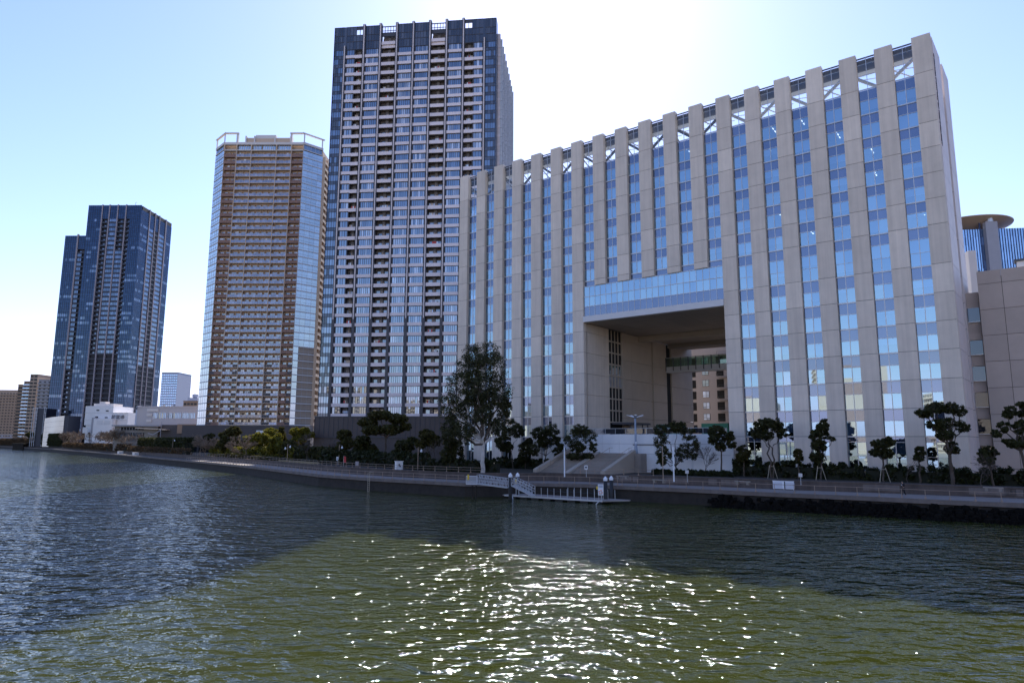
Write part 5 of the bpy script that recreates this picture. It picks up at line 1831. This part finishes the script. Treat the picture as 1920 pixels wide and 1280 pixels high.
# ------------------------------------------------------------------ floating dock
DKa = ground(948, 927, .5); DKb = ground(1130, 938, .5)
dv = Vector((DKb.x - DKa.x, DKb.y - DKa.y)); DL = dv.length
DK = thing('floating_dock', 'narrow floating dock with thin posts moored below the quay', 'dock', (DKa.x, DKa.y, 0), math.atan2(dv.y, dv.x))
p = MB(); p.box(0, DL, .0, 3.6, .32, .5, 'deck'); p.hexa([(-1.0, .6, .33), (0, .3, .33), (0, 3.3, .33), (-1.0, 3, .33), (-1.0, .6, .45), (0, .3, .45), (0, 3.3, .45), (-1.0, 3, .45)], 'deck')
p.hexa([(DL, .0, .33), (DL + 2.4, 3.0, .33), (DL + 2.4, 3.6, .33), (DL, 3.6, .33), (DL, .0, .49), (DL + 2.4, 3.0, .49), (DL + 2.4, 3.6, .49), (DL, 3.6, .49)], 'deck')
p.build('deck', DK)
for k in range(8):
    q = MB(); q.box(.4 + k * DL / 8, -.4 + (k + 1) * DL / 8, .2, 3.4, -.5, .31, 'pile'); q.build('float', DK)
q = MB(); q.box(-.2, DL, -.08, -.002, .3, .52, 'galv'); q.build('edge_beam', DK)
for k in range(12):
    for yy in (.25, 3.3):
        if yy > 1 and k < 4: continue
        q = MB(); x = 4.0 + k * (DL - 4.3) / 11 + (0 if yy < 1 else .5)
        q.tube([(x, yy, .5), (x, yy, 1.75)], .04, 'galv', 6); q.build('post', DK)
for x in (1.3, DL - .5):
    q = MB(); q.tube([(x, -.1, .4), (x + (.45 if x < 5 else -.5), -.5, -.25)], .07, 'galv', 5); q.build('tie_bar', DK)
q = MB(); q.tube([(1.7, .3, .5), (1.7, .3, 2.6)], .05, 'galv', 5); q.tube([(2.2, .3, .5), (2.2, .3, 2.0)], .05, 'galv', 5); q.tube([(1.7, .3, 2.2), (2.2, .3, 1.9)], .04, 'galv', 5); q.box(1.5, 1.75, .2, .4, 2.2, 2.9, 'yellow'); q.build('gate_post', DK)
q = MB(); q.tube([(5 + k * .8, 3.55 + .0, 1.0 + (.18 if k % 2 else 0)) for k in range(12)], .06, 'pile', 5); q.build('fender_rope', DK)
# mooring piles
for i, (px, pyb, pyt, dpt, lab) in enumerate(((957, 926, 886, 99.5, 'front left black mooring pile with white cone cap beside the gangway'), (970.5, 922, 885.5, 103, 'rear left black mooring pile with white cone cap beside the gangway'),
                                          (1135, 936, 892.5, 95.5, 'front right black mooring pile behind the lifebuoy board'), (1146, 933, 891.5, 98.6, 'rear right black mooring pile at the dock tip'))):
    tp = at(px, pyt, dpt)
    o = thing('mooring_pile', lab, 'mooring pile', (tp.x, tp.y, 0), 0, 'mooring piles of the floating dock')
    zt = tp.z
    q = MB(); q.tube([(0, 0, -2), (0, 0, zt - .6)], .27, 'pile', 14); q.build('pile_shaft', o, True)
    q = MB(); q.lathe(0, 0, [(.29, zt - .62), (.29, zt - .3), (.05, zt)], 'plastic', 14); q.build('cone_cap', o)
# gangway
def truss(o, A, B, h, nseg, name):
    A, B = Vector(A), Vector(B)
    up = Vector((0, 0, h))
    side = (B - A).cross(up).normalized() * .55
    q = MB()
    for s in (-1, 1):
        a, b2 = A + side * s, B + side * s
        for f in (0, .35, .68, 1.0):
            q.tube([a + up * f, b2 + up * f], .032, 'galv', 5)
        for k in range(nseg + 1):
            p_ = a.lerp(b2, k / nseg)
            q.tube([p_, p_ + up], .028, 'galv', 5)
            if k < nseg:
                p2 = a.lerp(b2, (k + 1) / nseg)
                q.tube([p_ + (up if k % 2 else Vector()), p2 + (Vector() if k % 2 else up)], .024, 'galv', 4)
    q.build(name, o)
    q = MB(); dn = Vector((0, 0, -.12))
    q.hexa([A - side + dn, B - side + dn, B + side + dn, A + side + dn, A - side, B - side, B + side, A + side], 'galv'); q.build('walkway', o)
GW = thing('gangway', 'white lattice gangway stepping down from the quay to the floating dock', 'gangway')
g0_, g1_, g2_ = at(876, 906, 99.8), at(952, 913, 98.6), at(1004, 924, 97.2)
truss(GW, at(896, 905.5, 99.6), g1_, 1.25, 10, 'upper_truss')
truss(GW, at(962, 909, 98.2), at(1000, 928, 96.6), 1.2, 7, 'lower_truss')
q = MB()
A, B = at(874, 907, 100.2), at(895, 907.5, 99.7)
for k in range(14):
    p_ = A.lerp(B, k / 13); q.tube([p_, p_ + Vector((0, 0, 1.15))], .03, 'plastic', 5)
for f in (0, 1.15): q.tube([A + Vector((0, 0, f)), B + Vector((0, 0, f))], .045, 'plastic', 5)
q.build('entry_gate', GW)
q = MB(); y_ = at(878, 899, 100.1); q.box(y_.x - .12, y_.x + .12, y_.y - .3, y_.y - .1, y_.z, y_.z + .75, 'yellow'); q.build('yellow_marker', GW)
q = MB()
for px in (886, 893):
    c_ = at(px, 910, 99.9); q.tube([(c_.x, c_.y, -1), (c_.x, c_.y, c_.z)], .14, 'quay', 6)
q.build('support_leg', GW)
# lifebuoy board
lb = at(1126.5, 936, 95.0)
LB = thing('lifebuoy_board', 'white board holding an orange and white lifebuoy at the right end of the dock', 'lifebuoy board', (lb.x, lb.y, .5), -.4)
q = MB(); q.box(-.38, .38, 0, .08, .55, 2.05, 'plastic'); lboard = q.build('board', LB)
for a in (-.3, .3):
    q = MB(); q.tube([(a, .1, 0), (a, .1, .6)], .04, 'galv', 5); q.build('leg', LB)
q = MB()
for k in range(24):
    a0, a1 = k * math.pi / 12, (k + 1) * math.pi / 12
    q.tube([(.22 * math.cos(a0), -.06, 1.0 + .22 * math.sin(a0)), (.22 * math.cos(a1), -.06, 1.0 + .22 * math.sin(a1))], .075, 'orange' if (k // 3) % 2 else 'plastic', 6)
q.build('lifebuoy', lboard)
q = MB(); q.box(-.3, .3, -.03, -.002, 1.6, 1.95, 'lilac'); q.build('notice', lboard)
q = MB(); q.box(-.62, -.4, 0, .06, 1.35, 1.75, 'yellow'); q.build('yellow_plate', LB)

# ------------------------------------------------------------------ lamps, poles, signs and boxes
lp = loc2w(*[0, 0]).copy()
f_ = facade_pt(1193, -4.4)
LM = thing('plaza_lamp', 'blue grey plaza lamp with four wing shaped heads above the staircase', 'street lamp', (f_.x, f_.y, 6.3))
zt = at(1193, 783, f_.y).z - 6.3
q = MB(); q.lathe(0, 0, [(.42, 0), (.34, .5), (.22, 1.6), (.2, 2), (.17, zt - .6), (.17, zt - .1)], 'lampblue', 14); lpost = q.build('post', LM, True)
q = MB(); q.lathe(0, 0, [(.17, zt - .1), (.24, zt), (.24, zt + .25), (.05, zt + .4)], 'steel', 12); q.build('hub', LM)
for a in (.25, 1.85, 3.1, 4.6):
    q = MB((0, 0, a))
    q.hexa([(.15, -.1, zt + .05), (1.5, -.24, zt + .42), (1.5, .24, zt + .42), (.15, .1, zt + .05), (.15, -.07, zt + .13), (1.5, -.2, zt + .52), (1.5, .2, zt + .52), (.15, .07, zt + .13)], 'plastic'); q.build('lamp_wing', LM)
q = MB(); q.box(-.12, .12, -.27, -.2, 1.7, 2.1, 'plastic'); q.build('notice_plate', lpost)

def base(px, py, z=3.0):
    g = ground(px, py, z)
    return g
def slim_pole(label, px, pyb, pyt, m, d, r=.06, z=3.0, cat='pole', name='slim_pole'):
    b0 = at(px, pyb, d); tp = at(px, pyt, d)
    o = thing(name, label, cat, (b0.x, b0.y, z))
    q = MB(); q.tube([(0, 0, 0), (0, 0, tp.z - z)], r, m, 8); q.build('shaft', o)
    q = MB(); q.box(-.14, .14, -.14, .14, 0, .06, 'steel'); q.build('base_plate', o)
    return o, tp.z - z
o, h = slim_pole('slim white pole standing left of the staircase', 1058.5, 886, 838, 'plastic', 104, .1)
q = MB(); q.lathe(0, 0, [(.1, h), (.12, h + .02), (.02, h + .1)], 'galv', 8); q.build('cap', o)
o, h = slim_pole('slim white pole standing before the large evergreen right of the stairs', 1263.5, 893, 837, 'plastic', 93, .1)
q = MB(); q.lathe(0, 0, [(.1, h), (.12, h + .02), (.02, h + .1)], 'galv', 8); q.build('cap', o)
o, h = slim_pole('thin brown pole left of the white pole by the large evergreen', 1243.5, 893, 836, 'railing', 95, .06)
for px, pyt, d, lab in ((635, 833, 150, 'slim lamp post with a pale hanging lantern by the dim olive tree'), (783.5, 838, 126, 'slim lamp post with a small lantern left of the domed dark tree'), (321, 822, wd(321, 4), 'tall lamp post with a pale lantern by the clipped hedge'), (538, 832, 168, 'lamp post with white twin heads at the edge of the sunlit garden')):
    o, h = slim_pole(lab, px, 870, pyt, 'railing', d, .07, cat='street lamp', name='garden_lamp')
    q = MB(); q.tube([(0, 0, h - .15), (.35, 0, h - .05), (.6, 0, h - .35)], .03, 'railing', 5); br_ = q.build('bracket', o)
    q = MB(); q.lathe(.6, 0, [(.05, h - .35), (.2, h - .6), (.22, h - .85), (.08, h - .95)], 'plastic', 10); q.build('lantern', br_)
    if px == 538:
        q = MB(); q.lathe(-.6, 0, [(.05, h - .75), (.2, h - 1.0), (.22, h - 1.25), (.08, h - 1.35)], 'plastic', 10); q.build('lantern', o)

def sign(name, label, cat, px, pyb, pyt, wpx, d, plate_h, m='white', z=3.0, face=None):
    b0 = at(px, pyb, d); s = mpp(d)
    o = thing(name, label, cat, (b0.x, b0.y, z), -.4)
    top = at(px, pyt, d).z - z
    q = MB(); q.box(-wpx * s / 2, wpx * s / 2, -.04, .04, top - plate_h, top, m); q.build('sign_plate', o)
    q = MB(); q.tube([(0, .06, 0), (0, .06, top - .05)], .035, 'galv', 6); q.build('sign_post', o)
    if face:
        q = MB(); q.box(-wpx * s * .28, wpx * s * .28, -.055, -.042, top - plate_h * .7, top - plate_h * .25, face); q.build('sign_mark', o)
    return o
sign('notice_sign', 'small white notice sign at the left foot of the staircase', 'sign', 1099, 886, 872, 6, 104, .62, 'white', face='ink')
sign('notice_sign', 'small grey notice sign on a post right of the slim white pole', 'sign', 1288.5, 895, 881, 6, 93, .45, 'fascia')
sign('notice_sign', 'small grey notice sign on a post among the right shrubs', 'sign', 1501.5, 902, 887, 6.5, 87, .45, 'fascia')
sign('notice_sign', 'small white notice sign beside the slim garden lamp at left', 'sign', 632.5, 866, 856, 4.5, 150, .8, 'white', face='lilac')
# white panel board on the promenade
r_, t_ = along(WALL, 1471.5)
WB = thing('white_panel_board', 'bright white slatted panel board standing before the flood wall', 'board', (r_.x + t_.y * .35, r_.y - t_.x * .35, Z_LOW), math.atan2(t_.y, t_.x))
for a in (-1.5, .12):
    q = MB(); q.box(a, a + 1.38 + (.35 if a < 0 else 0) - .25, -.06, 0, .12, 1.12, 'plastic')
    for k in range(9): q.box(a + .05 + k * .14, a + .1 + k * .14, -.09, -.062, .2, 1.0, 'lilac')
    q.build('slatted_panel', WB)
q = MB(); q.box(-1.55, 1.3, -.08, .02, 1.13, 1.2, 'plastic'); q.build('top_bar', WB)
for a in (-1.4, -.1, 1.15):
    q = MB(); q.box(a - .04, a + .04, .02, .09, 0, 1.12, 'galv'); q.build('leg', WB)
# kiosk box and slab board
g = at(748, 868, 127)
KB = thing('utility_kiosk', 'small white utility kiosk with dark square emblem before the dark shrubs', 'kiosk', (g.x, g.y, 3.0), .5)
q = MB(); q.box(-.62, .62, -.5, .5, .05, 1.55, 'white'); q.build('cabinet', KB)
q = MB(); q.box(-.7, .7, -.58, .58, 1.55, 1.66, 'white'); q.build('roof', KB)
q = MB(); q.box(-.25, .05, -.52, -.502, .75, 1.15, 'ink'); q.box(-.05, .2, -.52, -.502, .6, .85, 'ink'); q.build('emblem', KB)
g = at(669.5, 870, 132)
SBd = thing('map_board', 'grey green upright map board on the dim terrace', 'board', (g.x, g.y, 3.0), -.2)
q = MB(); q.box(-.38, .38, -.06, .06, .1, 1.45, 'concrete'); q.build('board', SBd)
q = MB(); q.box(-.3, .3, -.07, -.062, .6, 1.35, 'olivep' if False else 'aptgrey'); q.build('map_panel', SBd)
q = MB(); q.box(-.42, .42, -.12, .12, 0, .1, 'concrete'); q.build('base', SBd)
# red banner
g = at(644, 868, 140)
RBn = thing('banner_flag', 'narrow red banner flag on a pole in the dim planting', 'banner', (g.x, g.y, 3.0))
q = MB(); q.tube([(0, 0, 0), (0, 0, 2.3)], .03, 'galv', 5); q.build('pole', RBn)
q = MB(); q.hexa([(.03, 0, .9), (.5, .1, .95), (.5, .13, .95), (.03, .03, .9), (.03, 0, 2.2), (.42, .15, 2.1), (.42, .18, 2.1), (.03, .03, 2.2)], 'red'); q.build('banner_cloth', RBn)
# benches
for px, pyb, d, lab in ((1236, 891, 91, 'pale stone bench at the right foot of the staircase'), (1392, 894, 88, 'grey stone bench before the shrubs right of the gateway'), (1861, 902, 78, 'pale stone bench at the far right under the evergreens'), (1167, 900, 100, 'low stone bench block below the stairs on the terrace')):
    g = at(px, pyb, d)
    o = thing('stone_bench', lab, 'bench', (g.x, g.y, 3.0), -TH)
    q = MB(); q.box(-.95, .95, -.25, .25, .34, .46, 'granite'); q.build('seat', o)
    for a in (-.65, .65):
        q = MB(); q.box(a - .14, a + .14, -.2, .2, 0, .34, 'granite'); q.build('leg', o)
# ladder on the quay
r_, t_ = along(EDGE, 700)
LD = thing('quay_ladder', 'pale rusted ladder climbing the quay wall left of the gangway', 'ladder', (r_.x + t_.y * .95, r_.y - t_.x * .95, 0), math.atan2(t_.y, t_.x))
q = MB()
for a in (-.25, .25): q.tube([(a, 0, -.3), (a, 0, 3.0), (a, .6, 3.2)], .035, 'stake', 5)
q.build('stringer', LD)
for k in range(9):
    q = MB(); q.tube([(-.25, 0, k * .32), (.25, 0, k * .32)], .025, 'stake', 5); q.build('rung', LD)
# sunlit concrete blocks on the left promenade
for px, py, lab in ((209, 847, 'sunlit pale concrete block further along the left promenade'), (237, 851, 'sunlit pale concrete block nearer along the left promenade')):
    p_, t_ = along(EDGE, px)
    g = p_ + Vector((-t_.y, t_.x)) * 2.5
    o = thing('concrete_block', lab, 'block', (g.x, g.y, 2.0), math.atan2(t_.y, t_.x))
    q = MB(); q.box(-2, 2, -.8, .8, 0, 1.0, 'fascia'); q.build('block_body', o)
    q = MB(); q.box(-2.1, 2.1, -.9, .9, 1.0, 1.15, 'fascia'); q.build('cap', o)

# ------------------------------------------------------------------ the walker
def person(loc, rz, label):
    o = thing('person', label, 'person', loc, rz)
    J = {'pelvis': (0, 0, .95, .125), 'spine': (0, .01, 1.15, .125), 'chest': (0, 0, 1.36, .145), 'neck': (0, -.01, 1.50, .055), 'chin': (0, -.03, 1.56, .062), 'head': (0, -.02, 1.66, .095), 'crown': (0, 0, 1.74, .07), 'nose': (0, -.125, 1.635, .016),
         'shl': (-.19, 0, 1.43, .06), 'ell': (-.25, .09, 1.16, .042), 'wrl': (-.22, .02, .92, .03), 'shr': (.19, 0, 1.43, .06), 'elr': (.25, -.02, 1.17, .042), 'wrr': (.2, -.25, 1.2, .03),
         'hpl': (-.09, 0, .9, .095), 'knl': (-.1, -.16, .51, .062), 'anl': (-.1, -.06, .1, .042), 'tol': (-.1, -.22, .05, .036), 'hpr': (.09, 0, .9, .095), 'knr': (.1, .08, .5, .062), 'anr': (.1, .32, .13, .042), 'tor': (.1, .21, .05, .036)}
    E_ = [('pelvis', 'spine'), ('spine', 'chest'), ('chest', 'neck'), ('neck', 'chin'), ('chin', 'head'), ('head', 'crown'), ('head', 'nose'), ('chest', 'shl'), ('shl', 'ell'), ('ell', 'wrl'), ('chest', 'shr'), ('shr', 'elr'), ('elr', 'wrr'),
          ('pelvis', 'hpl'), ('hpl', 'knl'), ('knl', 'anl'), ('anl', 'tol'), ('pelvis', 'hpr'), ('hpr', 'knr'), ('knr', 'anr'), ('anr', 'tor')]
    for s, wn, dv_ in (('l', 'wrl', Vector((0, -.03, -1))), ('r', 'wrr', Vector((-.3, -.6, .75)))):
        dv_.normalize()
        w0 = Vector(J[wn][:3])
        sd_ = dv_.cross(Vector((1, 0, 0))).normalized()
        pal = w0 + dv_ * .06
        J['pa' + s] = (*pal, .03); E_.append((wn, 'pa' + s))
        for k in range(4):
            b_ = pal + dv_ * .035 + sd_ * (k - 1.5) * .02
            L = (.065, .075, .07, .055)[k]
            J[f'f{s}{k}a'] = (*b_, .009); J[f'f{s}{k}b'] = (*(b_ + dv_ * L * .6), .009); J[f'f{s}{k}c'] = (*(b_ + dv_ * L + Vector((0, -.02, 0))), .008)
            E_ += [('pa' + s, f'f{s}{k}a'), (f'f{s}{k}a', f'f{s}{k}b'), (f'f{s}{k}b', f'f{s}{k}c')]
        b_ = w0 + dv_ * .03 - sd_ * .035
        J[f't{s}a'] = (*b_, .01); J[f't{s}b'] = (*(b_ + dv_ * .05 - sd_ * .02), .009)
        E_ += [('pa' + s, f't{s}a'), (f't{s}a', f't{s}b')]
    def skin(name, keys, m, grow=0.0, root='pelvis'):
        ks = list(keys)
        me = bpy.data.meshes.new(name)
        me.from_pydata([J[k][:3] for k in ks], [(ks.index(a), ks.index(b_)) for a, b_ in E_ if a in ks and b_ in ks], [])
        me.materials.append(M[m])
        ob = bpy.data.objects.new(name, me)
        C.objects.link(ob)
        ob.parent = o
        ob.modifiers.new('skin', 'SKIN')
        me.skin_vertices.new() if not me.skin_vertices else None
        for i, k in enumerate(ks):
            v_ = me.skin_vertices[0].data[i]
            v_.radius = (J[k][3] + grow,) * 2
            v_.use_root = (k == root)
        sb = ob.modifiers.new('sub', 'SUBSURF'); sb.levels = sb.render_levels = 2
        return ob
    body = skin('body', J.keys(), 'skin')
    skin('jacket', [k for k in ('pelvis', 'spine', 'chest', 'shl', 'ell', 'wrl', 'shr', 'elr', 'wrr')], 'cloth', .025)
    skin('trousers', ['pelvis', 'hpl', 'knl', 'anl', 'hpr', 'knr', 'anr'], 'cloth', .022)
    q = MB()
    prof = [(.09, 1.60), (.112, 1.66), (.108, 1.73), (.07, 1.785), (.01, 1.80)]
    q.lathe(0, .02, prof, 'hair', 12); q.build('hair', o, True)
    return o
g = ground(1694, 929.5, 2.0)
person((g.x, g.y, 2.0), R(-70), 'person in dark clothes walking along the lower promenade holding a pale card')
ph = MB(); ph.box(-.05, .05, -.005, .005, -.08, .08, 'plastic')
c_ = Vector((g.x, g.y, 2.0)) + Matrix.Rotation(R(-70), 3, 'Z') @ Vector((.16, -.36, 1.33))
o = ph.build('handheld_card'); o.location = c_; o.rotation_euler = (.5, 0, R(-70))
tag(o, 'small pale card held up by the walking person', 'card')
